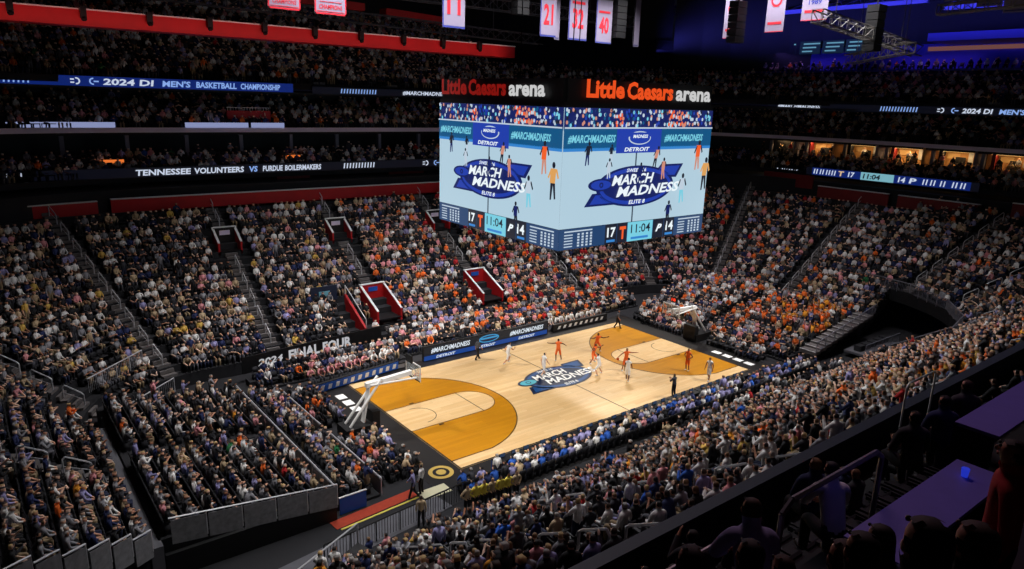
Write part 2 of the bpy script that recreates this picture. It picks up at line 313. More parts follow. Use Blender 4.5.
# red wing wall and blue board low on the far stand beside the middle aisle
t = empty('stair_wing_wall', (-10, 15.5, 1), 0, 'long red sloping side wall low on the far stand beside a dark blue board', 'wall panel')
g = G(); g.add([(-9.75, 13.9, .4), (-9.75, 13.9, 1.9), (-9.9, 17.6, 4.1), (-9.9, 17.6, 2), (-9.55, 13.9, .4), (-9.55, 13.9, 1.9), (-9.7, 17.6, 4.1), (-9.7, 17.6, 2)], [(0, 1, 2, 3), (7, 6, 5, 4), (0, 4, 5, 1), (1, 5, 6, 2), (2, 6, 7, 3), (3, 7, 4, 0)], REDW); part(g, 'red_panel', t)
g = G(); g.path([(-9.65, 13.9, 1.95), (-9.65, 13.9, 2.7), (-9.8, 17.6, 4.9), (-9.8, 17.6, 4.1)], .04, RAILM); part(g, 'top_rail', t)
g = G(); g.box((-11.6, 18, 4.3), (2.4, .15, 1.3), mat('navy_board', (20, 34, 60), .6)); part(g, 'board', t); g = G(); g.box((-11.6, 17.9, 4.3), (1.0, .06, .45), mat('pale_teal', (110, 170, 190), .6)); part(g, 'emblem', t)

# ------------------------------------------------------------------ risers behind both baskets (gentle slope) and the rows along the far side
def riser(name, x0, x1, y0, y1, z0, z1, n, ax=0):
    g = G()
    for i in range(n):
        a, b = i / n, (i + 1) / n; z = z0 + (z1 - z0) * i / (n - 1)
        if ax == 0: g.box(((x0 + (x1 - x0) * (a + b) / 2), (y0 + y1) / 2, z / 2), (abs(x1 - x0) / n, y1 - y0, z), DCONC)
        else: g.box(((x0 + x1) / 2, y0 + (y1 - y0) * (a + b) / 2, z / 2), (x1 - x0, abs(y1 - y0) / n, z), DCONC)
    struct(g.obj(name))
riser('riser_floor', -22.4, -30.6, -8.1, 8.6, .95, 1.9, 10); riser('riser_floor', -19.6, -22.2, -7.6, 8, .15, .55, 3)
riser('riser_floor', 22.4, 30.6, -8.4, 9.5, .8, 1.9, 9); riser('riser_floor', 18.4, 22.4, -8.2, 9, .15, .55, 4)
riser('riser_floor', -7.8, 20.5, 10.4, 13.9, .15, .75, 4, 1); riser('riser_floor', -20.5, -8, 10.0, 12.0, .15, .45, 2, 1)
g = G(); g.box((-30.8, -1.6, .95), (.6, 14, 1.9), CONC); struct(g.obj('walkway_floor'))
g = G(); g.box((30.9, -1.6, .9), (1.0, 14, 1.8), CONC); struct(g.obj('walkway_floor'))

# ------------------------------------------------------------------ basketball court
court = empty('basketball_court', (0, 0, 0), 0, 'bright maple basketball court with orange stained ends and a blue oval centre logo', 'basketball court')
S = Sheet((0, 0, 0), (1, 0, 0), (0, 1, 0), .004)
S.g.box((0, 0, -.02), (33.4, 18.2, .05), mat('court_apron', (20, 17, 17), .5)); S.obj('apron', court)
L = 8; HX, HY = 14.33, 7.62
S.g.box((0, 0, .0), (2 * HX + .1, 2 * HY + .1, .06), LIGHTW); S.obj('hardwood', court)
for sg in (-1, 1):
    bx = sg * (HX - 1.6); a0 = math.acos((HY - 1.02) / 6.75); pts = []
    yq = HY - 1.02; xq = math.sqrt(6.75 ** 2 - yq ** 2); pts = [(sg * HX, -yq), (bx - sg * xq, -yq)] if False else [(sg * HX, -yq)]
    th = math.asin(yq / 6.75); pts += [(bx - sg * 6.75 * math.cos(t), 6.75 * math.sin(t)) for t in [(-th + 2 * th * i / 40) for i in range(41)]]; pts += [(sg * HX, yq)]
    if sg < 0: pts = pts[::-1]
    S.poly(pts[::-1] if sg > 0 else pts[::-1], L, STAINW); S.obj('stained_end', court)
    fx = sg * (HX - 5.79)
    key = [(sg * HX, -1.83), (fx, -1.83)] + [(fx - sg * 1.83 * math.cos(t), 1.83 * math.sin(t)) for t in [(-math.pi / 2 + math.pi * i / 20) for i in range(1, 20)]] + [(fx, 1.83), (sg * HX, 1.83)]
    S.poly(key[::-1] if sg > 0 else key, L + 1, LIGHTW); S.obj('free_throw_lane', court)
    for i in range(len(pts) - 1):
        a, b = Vector(pts[i]), Vector(pts[i + 1]); n = (b - a).normalized().orthogonal() * .035; S.poly([tuple(a - n), tuple(b - n), tuple(b + n), tuple(a + n)], L + 3, LINEM)
    S.obj('three_point_line', court)
    S.rect(fx - .03, -1.83, fx + .03, 1.83, L + 3, LINEM)
    for q in (-1.83, 1.83): S.rect(min(fx, sg * HX), q - .03, max(fx, sg * HX), q + .03, L + 3, LINEM)
    S.ring(fx, 0, 1.83, .05, L + 3, LINEM, *((90, 270) if sg > 0 else (-90, 90))); S.ring(bx, 0, 1.22, .05, L + 3, LINEM, *((90, 270) if sg > 0 else (-90, 90)), n=20)
    for q in (-2.0, 2.0): S.rect(bx - sg * .6 - .18, q - .08, bx - sg * .6 + .18, q + .08, L + 3, LINEM)
    S.obj('lane_line', court)
S.rect(-.03, -HY, .03, HY, L + 3, LINEM); S.obj('centre_line', court)
for p, q in (((-HX, -HY), (HX, -HY)), ((-HX, HY), (HX, HY)), ((-HX, -HY), (-HX, HY)), ((HX, -HY), (HX, HY))): S.rect(min(p[0], q[0]) - .05, min(p[1], q[1]) - .05, max(p[0], q[0]) + .05, max(p[1], q[1]) + .05, L + 3, LINEM)
S.obj('boundary_line', court)
NAVY, CBLUE, CTEAL = mat('logo_navy', (16, 34, 66), .4), mat('logo_blue', (28, 76, 134), .4), mat('logo_teal', (70, 165, 185), .4); LW = mat('logo_white', (240, 240, 240), .45)
tourney_logo(S, 0, 0, 3.9, L + 4, NAVY, CBLUE, CTEAL, LW, 'centre_logo', court)
S.rect(-11, -HY - .7, 13, -HY - .2, L, CBLUE); S.obj('sideline_band', court)
for y in (-7.2, -6.1, -5.0, -3.9): S.rect(HX + .9, y, HX + 1.5, y + .8, L, LW)
for y in (3.0, 4.2, 5.4): S.rect(-HX - 1.7, y, -HX - 1.05, y + .85, L, LW)
S.obj('apron_lettering', court)
S.ell(-15.5, -7.3, .75, .75, L, mat('gold_disc', (190, 160, 80), .5)); S.ell(-15.5, -7.3, .5, .5, L + 1, mat('court_apron', (0, 0, 0))); S.ell(-15.5, -7.3, .3, .3, L + 2, MATS['gold_disc']); S.obj('corner_emblem', court)

# ------------------------------------------------------------------ hoops
def hoop(sg, label):
    t = empty('basketball_hoop', (sg * 17.2, 0, 0), 0, label, 'basketball hoop', 'basketball hoops')
    g = G(); g.box((sg * 17.2, 0, .35), (2.2, 1.5, .7), BLACK); g.box((sg * 16.2, 0, .9), (.5, 1.3, 1.2), BLACK); part(g, 'base', t)
    g = G(); g.beam((sg * 16.9, 0, .7), (sg * 16.4, 0, 3.1), .42, .4, WHITE); g.tube((sg * 17.9, .35, .7), (sg * 15.6, .3, 3.5), .09, WHITE); g.tube((sg * 17.9, -.35, .7), (sg * 15.6, -.3, 3.5), .09, WHITE); part(g, 'post', t)
    g = G(); g.beam((sg * 16.6, 0, 3.3), (sg * 13.3, 0, 3.5), .3, .3, WHITE); g.tube((sg * 16.4, .3, 3.2), (sg * 13.2, .55, 3.1), .07, WHITE); g.tube((sg * 16.4, -.3, 3.2), (sg * 13.2, -.55, 3.1), .07, WHITE); part(g, 'arm', t)
    X = sg * 13.11; g = G()
    gl = mat('backboard_glass', (200, 215, 220), .1); gl.node_tree.nodes['Principled BSDF'].inputs['Alpha'].default_value = .25
    g.box((X, 0, 3.43), (.03, 1.8, 1.05), gl); b = part(g, 'backboard', t)
    g = G()
    for z in (2.9, 3.96): g.box((X, 0, z), (.06, 1.86, .07), WHITE if z > 3 else BLACK)
    for y in (-.92, .92): g.box((X, y, 3.43), (.06, .06, 1.1), WHITE)
    for z in (3.07, 3.5): g.box((X - sg * .03, 0, z), (.02, .6, .05), WHITE)
    for y in (-.3, .3): g.box((X - sg * .03, y, 3.28), (.02, .05, .45), WHITE)
    part(g, 'frame', b)
    g = G(); c = X - sg * .38; g.path([(c + .23 * math.cos(a), .23 * math.sin(a), 3.05) for a in [math.pi * 2 * i / 16 for i in range(17)]], .014, mat('rim_orange', (230, 80, 20), .4), 5); g.box((X - sg * .1, 0, 3.05), (.16, .12, .08), MATS['rim_orange']); part(g, 'rim', t)
    g = G()
    for i in range(10):
        a, b2 = math.tau * i / 10, math.tau * (i + 1) / 10
        for q in (a, b2): g.tube((c + .23 * math.cos(a), .23 * math.sin(a), 3.04), (c + .13 * math.cos(q), .13 * math.sin(q), 2.62), .008, WHITE, 4)
    part(g, 'net', t)
    g = G(); g.box((X + sg * .3, 0, 4.35), (.12, .75, .5), BLACK); q = part(g, 'shot_clock', t); g = G(); Sg = Sheet((X - sg * .0 + sg * .23, .3 * sg, 4.2), (0, -sg * .6, 0), (0, 0, .3), .01); Sg.text('18', .15, .05, .7, .9, 1, mat('led_red', (255, 60, 30), emit=2)); Sg.obj('digits', q)
hoop(-1, 'basketball hoop on a white post, at the court end closest to the low end stand'); hoop(1, 'basketball hoop on a white post, at the far orange stained court end')

# ------------------------------------------------------------------ courtside boards and tables
LEDW = mat('led_white', (225, 235, 245), emit=.9); LEDB = mat('led_blue', (20, 70, 150), emit=.8); LEDD = mat('led_dark', (22, 32, 46), emit=.5); LEDN = mat('led_navy', (14, 24, 60), emit=.8); LEDC = mat('led_cyan', (60, 160, 215), emit=.8)
def board(name, p, q, z0, z1, face, label, cat='advertising board', th=.25, group=None):
    """upright board from p to q; the lettered face looks to the side of the camera"""
    t = empty(name, ((p[0] + q[0]) / 2, (p[1] + q[1]) / 2, z0), 0, label, cat, group); g = G(); n = Vector((q[0] - p[0], q[1] - p[1], 0)).normalized(); n = Vector((-n.y, n.x, 0)) * th / 2
    P0, P1 = Vector((*p, z1)) + n, Vector((*q, z1)) + n; g.beam(P0, P1, th, z1 - z0, BLACK); part(g, 'case', t); w_ = (Vector(q) - Vector(p)).length
    return t, Sheet((p[0], p[1], z0), (Vector((*q, 0)) - Vector((*p, 0))) / w_, (0, 0, 1), .012)
t, s = board('led_board', (-7.2, 8.6), (6.2, 8.6), .05, 1.3, 1, 'dark and blue courtside LED board along the far sideline behind centre court')
s.rect(.05, .45, 13.3, 1.2, 2, LEDD); s.rect(.05, .03, 13.3, .42, 2, LEDB); s.obj('display', t)
for x0 in (.7, 8.9): s.text('#MARCHMADNESS', x0, .58, 3.9, .46, 4, LEDW, .2, .03)
s.text('DETROIT', 5.4, .1, 1.9, .24, 4, LEDW, .2, .03); s.text('DETROIT', 1.2, .1, 1.9, .24, 4, LEDW, .2, .03); s.text('DETROIT', 9.9, .1, 1.9, .24, 4, LEDW, .2, .03); s.obj('lettering', t)
s.ell(6.6, .82, 1.1, .34, 3, LEDC); s.ell(6.6, .82, .95, .25, 4, LEDN); s.rect(5.7, .8, 7.5, .95, 5, LEDC); s.obj('emblem', t)
t, s = board('led_board', (6.9, 8.6), (14.0, 8.6), .05, .75, 1, 'low black courtside board at the far corner under the white shirted bench row')
s.rect(.1, .1, 7, .6, 2, mat('board_black', (24, 24, 28))); s.obj('display', t)
for i in range(9): s.poly([(.5 + i * .7, .2), (.8 + i * .7, .2), (.95 + i * .7, .5), (.65 + i * .7, .5)], 3, WHITE)
s.obj('emblem', t)
t, s = board('led_board', (-17.0, 7.2), (-9.6, 8.35), .05, .75, 1, 'blue board with pale shapes in front of the seated squad at the far corner')
s.rect(0, .05, 7.4, .65, 2, BLUEP); s.obj('display', t)
for i in range(11): s.poly([(.3 + i * .65, .15), (.6 + i * .65, .15), (.7 + i * .65, .5), (.4 + i * .65, .5)], 3, WHITE)
s.obj('emblem', t)
t, s = board('led_board', (-10.9, 8.3), (-9.0, 8.35), .02, .5, 1, 'short grey floor board at the end of the far sideline'); s.rect(.1, .08, 1.8, .4, 2, mat('board_grey', (140, 140, 145))); s.obj('display', t)
t, s = board('final_four_banner', (-20.6, 12.2), (-8.4, 13.6), .7, 2.0, 1, 'long black banner with large white FINAL FOUR lettering below the far stand', 'banner', .12)
BL = mat('banner_glow_white', (200, 200, 205), emit=.8); s.text('2024', 1.2, .35, 2.0, .55, 2, BL, .15, .03); s.text('FINAL FOUR', 3.7, .22, 5.6, .85, 2, BL, .0, .04); s.obj('lettering', t)  # emission added to the lettering so it reads bright white
CLOTH = mat('blue_cloth', (24, 62, 130), .8)
for i in range(8):
    x = -11.5 + i * 3.1; t = empty('press_table', (x, -9.1, 0), 0, f'courtside table with a blue front, {ordinal(i + 1)} from the tunnel end of the near sideline', 'table', 'blue fronted tables along the near sideline')
    g = G(); g.box((x, -9.1, .74), (3.0, .62, .05), BLACK); part(g, 'table_top', t); g = G(); g.box((x, -8.82, .37), (3.0, .05, .7), CLOTH); part(g, 'front_cloth', t)
    for sx in (-1.4, 1.4): g = G(); g.box((x + sx, -9.2, .36), (.06, .5, .72), BLACK); part(g, 'leg', t)
    for k in (-.9, 0, .9):
        g = G(); g.box((x + k, -9.05, .92), (.42, .04, .26), BLACK); g.box((x + k, -9.05, .8), (.08, .06, .1), BLACK); g.box((x + k, -9.02, .772), (.22, .16, .02), BLACK); g.box((x + k, -9.075, .95), (.38, .01, .22), mat('screen_blue', (60, 90, 130), emit=.35))
        o = g.obj('monitor'); tag(o, f'small black monitor on the {ordinal(i + 1)} blue fronted sideline table', 'monitor', 'monitors on the sideline tables')
# white front wall of the near stand
for i in range(9):
    x = -19 + i * 5.1; g = G(); g.box((x, -13.55, .62), (5.0, .16, 1.2), mat('white_wall_panel', (190, 190, 195), .7, noise=.1)); g.box((x, -13.55, 1.25), (5.0, .22, .06), BLACK); struct(g.obj('trim_dasher_wall'))

# ------------------------------------------------------------------ centre hung video board
SX0, SX1, SY0, SY1, SZ0, SZ1 = -6.3, 7.9, -6.3, 7.6, 12.0, 20.75
vb = empty('video_board', (.8, .65, 12), 0, 'huge four sided video board hanging over the court, showing the game and the score', 'video board')
g = G(); g.box(((SX0 + SX1) / 2, (SY0 + SY1) / 2, (SZ0 + SZ1) / 2 + .2), (SX1 - SX0 - .3, SY1 - SY0 - .3, SZ1 - SZ0 - .5), BLACK); part(g, 'housing', vb)
g = G(); g.box(((SX0 + SX1) / 2, (SY0 + SY1) / 2, SZ1 + .15), (SX1 - SX0, SY1 - SY0, .3), BLACK)
for a in (.3, .7):
    for b in (.3, .7): g.tube((SX0 + (SX1 - SX0) * a, SY0 + (SY1 - SY0) * b, SZ1), (SX0 + (SX1 - SX0) * a, SY0 + (SY1 - SY0) * b, 43), .04, BLACK)
part(g, 'hanging_frame', vb)
E_ = lambda n, c, k=1.0: mat('video_' + n, c, emit=k)
VC, VCL, VN, VB, VT, VW, VLB = E_('ice', (176, 204, 220)), E_('line', (60, 74, 90)), E_('navy', (22, 34, 96)), E_('blue', (34, 62, 168)), E_('teal', (20, 84, 130)), E_('white', (235, 245, 250)), E_('cyan', (120, 205, 225))
VO, VP, VD, VS, VG, VY = E_('orange', (240, 96, 44)), E_('pale', (190, 205, 220)), E_('dark', (30, 34, 48)), E_('slate', (34, 66, 108)), E_('gold', (220, 160, 90)), E_('band', (52, 130, 205))
VO2 = E_('tan', (205, 140, 120))
def fig(s, x, y, h, shirt, legs, skin, lean=0.0, l=8):
    q = lambda pts: [(x + (a + lean * b) * h, y + b * h) for a, b in pts]
    s.poly(q([(-.07, 0), (-.02, 0), (.02, .48), (-.08, .48)]), l, legs); s.poly(q([(.10, .02), (.15, .04), (.09, .48), (.0, .48)]), l, legs)
    s.poly(q([(-.10, .44), (.10, .44), (.12, .82), (-.10, .82)]), l + 1, shirt); s.poly(q([(.10, .80), (.2, .56), (.24, .6), (.15, .82)]), l + 1, skin); s.poly(q([(-.1, .8), (-.2, .58), (-.16, .55), (-.06, .78)]), l + 1, skin)
    c = q([(.02, .91)])[0]; s.ell(c[0], c[1], .06 * h, .085 * h, l + 2, VD, 10)
def face(o, u, W, H, name, right):
    s = Sheet(o, u, (0, 0, 1), .02); strip = 1.35; r2 = random.Random(5)
    s.rect(0, strip, W, H, 1, VC); s.rect(0, H * .845, W, H, 2, VN); s.rect(0, H * .72, W, H * .86, 3, VT); s.rect(W * .32, H * .68, W * .62, H * .86, 4, VB); s.rect(0, H * .70, W, H * .725, 3, VY)
    scr = s.obj(name, vb)
    for i in range(330):
        x, y = r2.uniform(.1, W - .2), H * r2.choice((.88, .89, .9, .93, .945, .955, .975, .985)); c = r2.choice((VP, VP, VLB, VN, VT, VO2, VD, VB)) if not (.66 < x / W < .8 or .3 < x / W < .36) else r2.choice((VO, VO, VO2, VP))
        s.ell(x, y, .085, .12, 3 + i % 3, c, 7); 
    s.rect(0, H * .858, W, H * .868, 6, VP); s.obj('crowd_picture', scr)
    for x0 in (.02, .64): s.text('#MARCHMADNESS', W * x0, H * .755, W * .29, H * .06, 6, VLB, .25, .03)
    s.text('DETROIT', W * .37, H * .692, W * .17, H * .03, 6, VW, .2, .03); s.obj('board_lettering', scr)
    s.ell(W * .47, H * .79, W * .075, H * .05, 5, VP); s.ell(W * .47, H * .79, W * .068, H * .042, 6, VB); s.rect(W * .38, H * .80, W * .56, H * .83, 7, VB); s.text('MADNESS', W * .42, H * .79, W * .1, H * .025, 8, VW, .2, .03); s.obj('board_emblem', scr)
    s.rect(W * .455, strip, W * .463, H * .69, 2, VCL); s.obj('centre_line', scr)
    tourney_logo(s, W * .47, H * .43, W * .33, 3, VN, VB, VB, VW, 'court_logo', scr, .58)
    F = [(.13, .60, .17, VD, VN, VD, .1), (.27, .50, .15, VP, VP, VD, 0), (.28, .62, .13, VD, VP, VD, 0), (.57, .56, .17, VO2, VD, VD, .25), (.64, .47, .17, VO2, VO2, VD, .0), (.89, .53, .24, VO, VO2, VD, .05), (.79, .27, .24, VP, VLB, VD, 0), (.955, .36, .27, VG, VD, VG, .05), (.70, .10, .2, VN, VD, VD, 0), (.48, .44, .17, VN, VN, VD, 0)]
    for i, (x, y, h, a, b, c, ln) in enumerate(F): fig(s, W * x, H * y, H * h, a, b, c, ln, 10)
    s.obj('players_picture', scr)
    # score strip
    z1 = strip - .03; s.rect(0, 0, W, z1, 1, VS); s.rect(W * .285, 0, W * .36, z1, 2, VD); s.rect(W * .365, 0, W * .43, z1, 2, VD); s.rect(W * .435, 0, W * .61, z1, 2, VLB); s.rect(W * .615, 0, W * .69, z1, 2, VD); s.rect(W * .695, 0, W * .77, z1, 2, VD); st = s.obj('score_strip', vb)
    s.text('17', W * .295, z1 * .35, W * .055, z1 * .5, 4, VW, 0, .03); s.text('14', W * .705, z1 * .35, W * .055, z1 * .5, 4, VW, 0, .03); s.text('11:04', W * .455, z1 * .42, W * .135, z1 * .46, 4, VD, 0, .01)
    s.text('T', W * .378, z1 * .18, W * .042, z1 * .66, 4, VO, 0, .05); s.text('P', W * .63, z1 * .35, W * .045, z1 * .4, 4, VW, .4, .05); s.obj('score_digits', st)
    for x0 in (.03, .80):
        s.rect(W * x0, z1 * .84, W * (x0 + .17), z1 * .9, 3, VP)
        for k in range(5):
            s.rect(W * x0, z1 * (.12 + .14 * k), W * (x0 + .05), z1 * (.17 + .14 * k), 3, VP)
            for j in range(4): s.rect(W * (x0 + .08 + .026 * j), z1 * (.1 + .14 * k), W * (x0 + .092 + .026 * j), z1 * (.19 + .14 * k), 3, VP)
    for x0 in (.295, .705, .46): s.rect(W * x0, z1 * .1, W * (x0 + (.055 if x0 != .46 else .12)), z1 * .22, 3, VY)
    s.obj('stat_table', st)
W1, W2, HH = SY1 - SY0, SX1 - SX0, SZ1 - SZ0
face((SX0, SY1, SZ0), (0, -1, 0), W1, HH, 'west_screen', 0); face((SX0, SY0, SZ0), (1, 0, 0), W2, HH, 'south_screen', 1)
s = Sheet((SX1, SY0, SZ0), (0, 1, 0), (0, 0, 1), .02); s.rect(0, 1.35, W1, HH, 1, VC); s.rect(0, 0, W1, 1.3, 1, VS); s.obj('east_screen', vb)
s = Sheet((SX1, SY1, SZ0), (-1, 0, 0), (0, 0, 1), .02); s.rect(0, 1.35, W2, HH, 1, VC); s.rect(0, 0, W2, 1.3, 1, VS); s.obj('north_screen', vb)
# lettered signs standing on top of the board
SO, SOd, SW = mat('sign_orange', (250, 84, 28), emit=.85), mat('sign_red_dim', (150, 22, 16), emit=.7), mat('sign_white', (220, 220, 220), emit=.8)
for o, u, W, a, label in (((SX0, SY1, 21.0), (0, -1, 0), W1, SOd, 'dim red and white arena name sign on the video board, facing the low end stand'), ((SX0, SY0, 21.0), (1, 0, 0), W2, SO, 'glowing orange and white arena name sign on the video board, facing the near stand')):
    t = empty('arena_sign', Vector(o) + Vector(u) * W / 2, 0, label, 'sign', 'arena name signs on the video board'); s = Sheet(o, u, (0, 0, 1), .03)
    g = G(); c = Vector(o) + Vector(u) * W / 2; g.box((c.x + (.25 if u[0] == 0 else 0), c.y + (.25 if u[0] else 0), 21.7), ((.12, W, 1.5) if u[0] == 0 else (W, .12, 1.5)), BLACK); part(g, 'backing', t)
    k = .12 if u[0] else .02
    s.text('Little', W * k, .35, W * .235, 1.1, 1, a, 0, .04); s.text('Caesars', W * (k + .25), .33, W * .315, 1.1, 1, a, 0, .04); s.obj('orange_lettering', t)
    s.text('arena', W * (k + .585), .33, W * .265, .72, 1, SW, .0, .035); s.obj('white_lettering', t)

# ------------------------------------------------------------------ LED ribbons on the level fronts
RB, RBD, RW = mat('ribbon_blue', (18, 44, 130), emit=.6), mat('ribbon_dark', (12, 14, 26), emit=.6), mat('ribbon_white', (205, 215, 235), emit=.9); RLB = mat('ribbon_lightblue', (140, 175, 240), emit=.9)
def ribbon(p, q, z, h, items, label, m, th=.2):
    d = (Vector(q) - Vector(p)); w_ = d.length; d = d / w_; c = (Vector(p) + Vector(q)) / 2; n = Vector((d.y, -d.x)) 
    t = empty('led_ribbon', (c.x, c.y, z), 0, label, 'LED ribbon'); g = G(); a = Vector((*p, z + h)) - Vector((*n, 0)) * th / 2; b = Vector((*q, z + h)) - Vector((*n, 0)) * th / 2; g.beam(a, b, th - .02, h, BLACK); part(g, 'case', t)
    s = Sheet((*p, z), (*d, 0), (0, 0, 1), .03); s.rect(0, .04, w_, h - .04, 1, m); s.obj('display', t)
    for it in items:
        if it[0] == 'hatch':
            x = it[1]
            while x < it[2]: s.poly([(x, h * .2), (x + .12, h * .2), (x + .2, h * .8), (x + .08, h * .8)], 3, it[3] if len(it) > 3 else RW); x += .34
        elif it[0] == 'box': s.rect(it[1], .06, it[2], h - .06, 2 if it[3] is RB else 3, it[3])
        elif it[0] == 'mark':
            x = it[1]; s.ring(x + .45, h / 2, h * .26, h * .12, 3, RW, -100, 100, 12); s.ring(x + 1.75, h / 2, h * .26, h * .12, 3, RLB, 80, 280, 12); s.rect(x, h * .3, x + .3, h * .42, 3, RW); s.rect(x, h * .58, x + .3, h * .7, 3, RW); s.rect(x + 1.8, h * .44, x + 2.2, h * .56, 3, RLB)
        else: s.text(it[0], it[1], h * .2, it[2] - it[1], h * .6, 5, it[3] if len(it) > 3 else RW, .1, .03)
    s.obj('lettering', t); return t
X1 = -34.0
ribbon((-34, 35.9), (-6.6, 35.9), 21.15, .95, [('hatch', .5, 4.4, RLB), ('mark', 7.4), ('2024 DI', 9.9, 14.1), ("MEN'S", 14.8, 17.3, RLB), ('BASKETBALL', 17.8, 21.6, RLB), ('CHAMPIONSHIP', 22, 26.0, RLB)], 'blue LED ribbon reading BASKETBALL CHAMPIONSHIP on the upper deck front of the far side', RB)
ribbon((-4.5, 35.9), (14, 35.9), 21.1, .8, [('hatch', 3.2, 7.6, RLB), ('#MARCHMADNESS', 10.8, 16.8, RW)], 'dark LED ribbon with hatch marks on the upper deck front beside the video board', RBD)
ribbon((-34, 31.4), (10, 31.4), 13.45, .9, [('hatch', .8, 3.1), ('TENNESSEE', 11, 15.6), ('VOLUNTEERS', 15.9, 20.4), ('VS', 20.9, 21.7, RLB), ('PURDUE', 22.2, 24.2), ('BOILERMAKERS', 24.4, 28.2), ('hatch', 30.7, 34.4), ('mark', 40.3)], 'dark LED ribbon naming the two teams above the red far side wall', RBD)
ribbon((48.5, 9.2), (48.5, -10.2), 13.15, 1.0, [('box', .8, 18.6, RB), ('box', 6.9, 10.7, mat('led_pale', (130, 190, 205), emit=.8)), ('T', 4.2, 4.9, mat('ribbon_tan', (225, 190, 150), emit=.9)), ('17', 5.4, 6.2), ('11:04', 7.2, 9.2, RBD), ('14', 11.2, 12.0), ('P', 12.4, 13.2)] + [('hatch', a, a + .5) for a in (1, 1.8, 2.6, 3.3, 13.8, 14.6, 15.6, 16.8, 17.6)], 'blue score ribbon with a pale clock window below the lit suites', RBD)
ribbon((48.5, 16.5), (48.5, 10.2), 13.2, .5, [('hatch', 3.2, 6.1), ('box', .4, 2.6, RW)], 'short dark ribbon with white hatch marks beside the score ribbon', RBD)
ribbon((53, 18.6), (53, -14), 20.9, .9, [('#MARCHMADNESS', 1.6, 7.6), ('hatch', 15.2, 19.3, RLB), ('mark', 21.6), ('2024 DI', 24.2, 27.2), ("MEN'S", 27.8, 30.2, RLB), ('B', 30.8, 31.5, RLB)], 'dark LED ribbon reading MARCHMADNESS on the upper deck front over the lit suites', RBD)

# ------------------------------------------------------------------ lit suites on the east side
AMB = mat('warm_wall', (215, 160, 100), .7); AL = mat('warm_lamp', (255, 200, 120), emit=2.2)
for i in range(6):
    y = 16.4 - i * 5.4; t = empty('suite_box', (53.6, y, 15), 0, f'amber lit suite, {ordinal(i + 1)} from the video board along the east side', 'suite', 'amber lit suites under the upper deck')
    g = G(); g.box((55.6, y, 16.1), (.1, 5.2, 2.2), AMB); part(g, 'back_wall', t); g = G(); g.box((54.2, y - 2.6, 16.1), (2.8, .25, 2.2), AMB if i % 2 else GREYRAIL); part(g, 'divider', t)
    g = G(); g.box((54.4, y, 16.85), (.3, 3.6, .06), AL); part(g, 'ceiling_lamp', t); l = bpy.data.lights.new('suite_lamp', 'AREA'); l.size = .4; l.shape = 'RECTANGLE'; l.size_y = 4; l.energy = (50, 85, 30, 95, 60, 35)[i]; l.color = (1, .62, .28); o = bpy.data.objects.new('suite_lamp', l); COL.objects.link(o); o.location = (54.4, y, 16.78)
    g = G(); g.box((55.5, y + .6, 16.3), (.06, 1.3, .6), mat('tan_panel', (240, 200, 140), .7)); g.box((55.5, y - 1.2, 16.3), (.06, .5, 1.4), WHITE); part(g, 'wall_panel', t); g = G(); g.box((54.6, y + 1.5, 16.1), (.9, .35, 2.0), DRED if i % 2 else DCONC); g.box((54.9, y - .4, 15.8), (.5, .9, .9), DCONC); part(g, 'furniture', t); g = G(); g.box((54.2, y, 14.9), (2.6, 5.3, .1), DCONC); part(g, 'suite_deck', t)
for x, y, lb in ((-24.4, 33.4, 'small amber lit bar sign under the team name ribbon'), (-8, 33.6, 'small pale lit counter sign behind the far red wall')):
    t = empty('lit_counter', (x, y, 12.6), 0, lb, 'counter'); g = G(); g.box((x, y, 13.1), (2.6, .6, 1.0), DCONC); part(g, 'counter', t); g = G(); g.box((x, y - .1, 14.75), (1.8, .15, .35), mat('amber_sign', (240, 120, 50), emit=.9)); part(g, 'sign_panel', t); g = G(); g.box((x, y - .32, 13.68), (2.6, .12, .14), mat('counter_strip', (220, 150, 90), emit=.9)); part(g, 'light_strip', t)
# far side: white glowing boards above the suite rail, red boards on the upper seats
GLW = mat('glow_board', (150, 160, 205), emit=.75)
for x0, x1, lb in ((-33, -23.5, 'long pale board on the suite rail at the far corner'), (-17.5, -11.5, 'pale lavender board on the suite rail under the red panel'), (-11.2, -7.8, 'short pale board on the suite rail beside the red panel')):
    t = empty('rail_board', ((x0 + x1) / 2, 35.7, 17.6), 0, lb, 'board'); g = G(); g.box(((x0 + x1) / 2, 35.72, 17.85), (x1 - x0, .1, .48), GLW); part(g, 'panel', t)
t = empty('red_booth', (-11, 37.5, 18), 0, 'red booth with a white railing behind the far suite rail', 'booth'); g = G(); g.box((-10.9, 37.2, 18.7), (4.4, .3, 1.1), REDW); part(g, 'front_panel', t); g = G(); g.box((-10.9, 37.2, 19.55), (4.4, .1, .06), WHITE)
for k in range(16): g.box((-13 + k * .28, 37.2, 19.4), (.04, .06, .3), WHITE)
part(g, 'railing', t)
for i, (x, z) in enumerate(((-23.5, 24.6), (-12.8, 24.5), (-3.5, 24.4), (5.2, 24.2))):
    y = 41.8; t = empty('upper_tunnel_mouth', (x, y, z - 1), 0, f'dim red tunnel mouth in the far upper deck, {ordinal(i + 1)} from the corner', 'tunnel entrance', 'red tunnel mouths in the upper deck')
    g = G(); g.box((x, y, z), (2.4, .15, 1.1), DRED if i < 2 else REDW); part(g, 'front_panel', t); g = G(); g.box((x, y - .1, z + .6), (2.6, .2, .08), WHITE); g.beam((x - 1.3, y - .1, z + .6), (x - 1.3, y - 1.2, z - .7), .08, .08, WHITE); g.beam((x + 1.3, y - .1, z + .6), (x + 1.3, y - 1.2, z - .7), .08, .08, WHITE); part(g, 'rail', t)

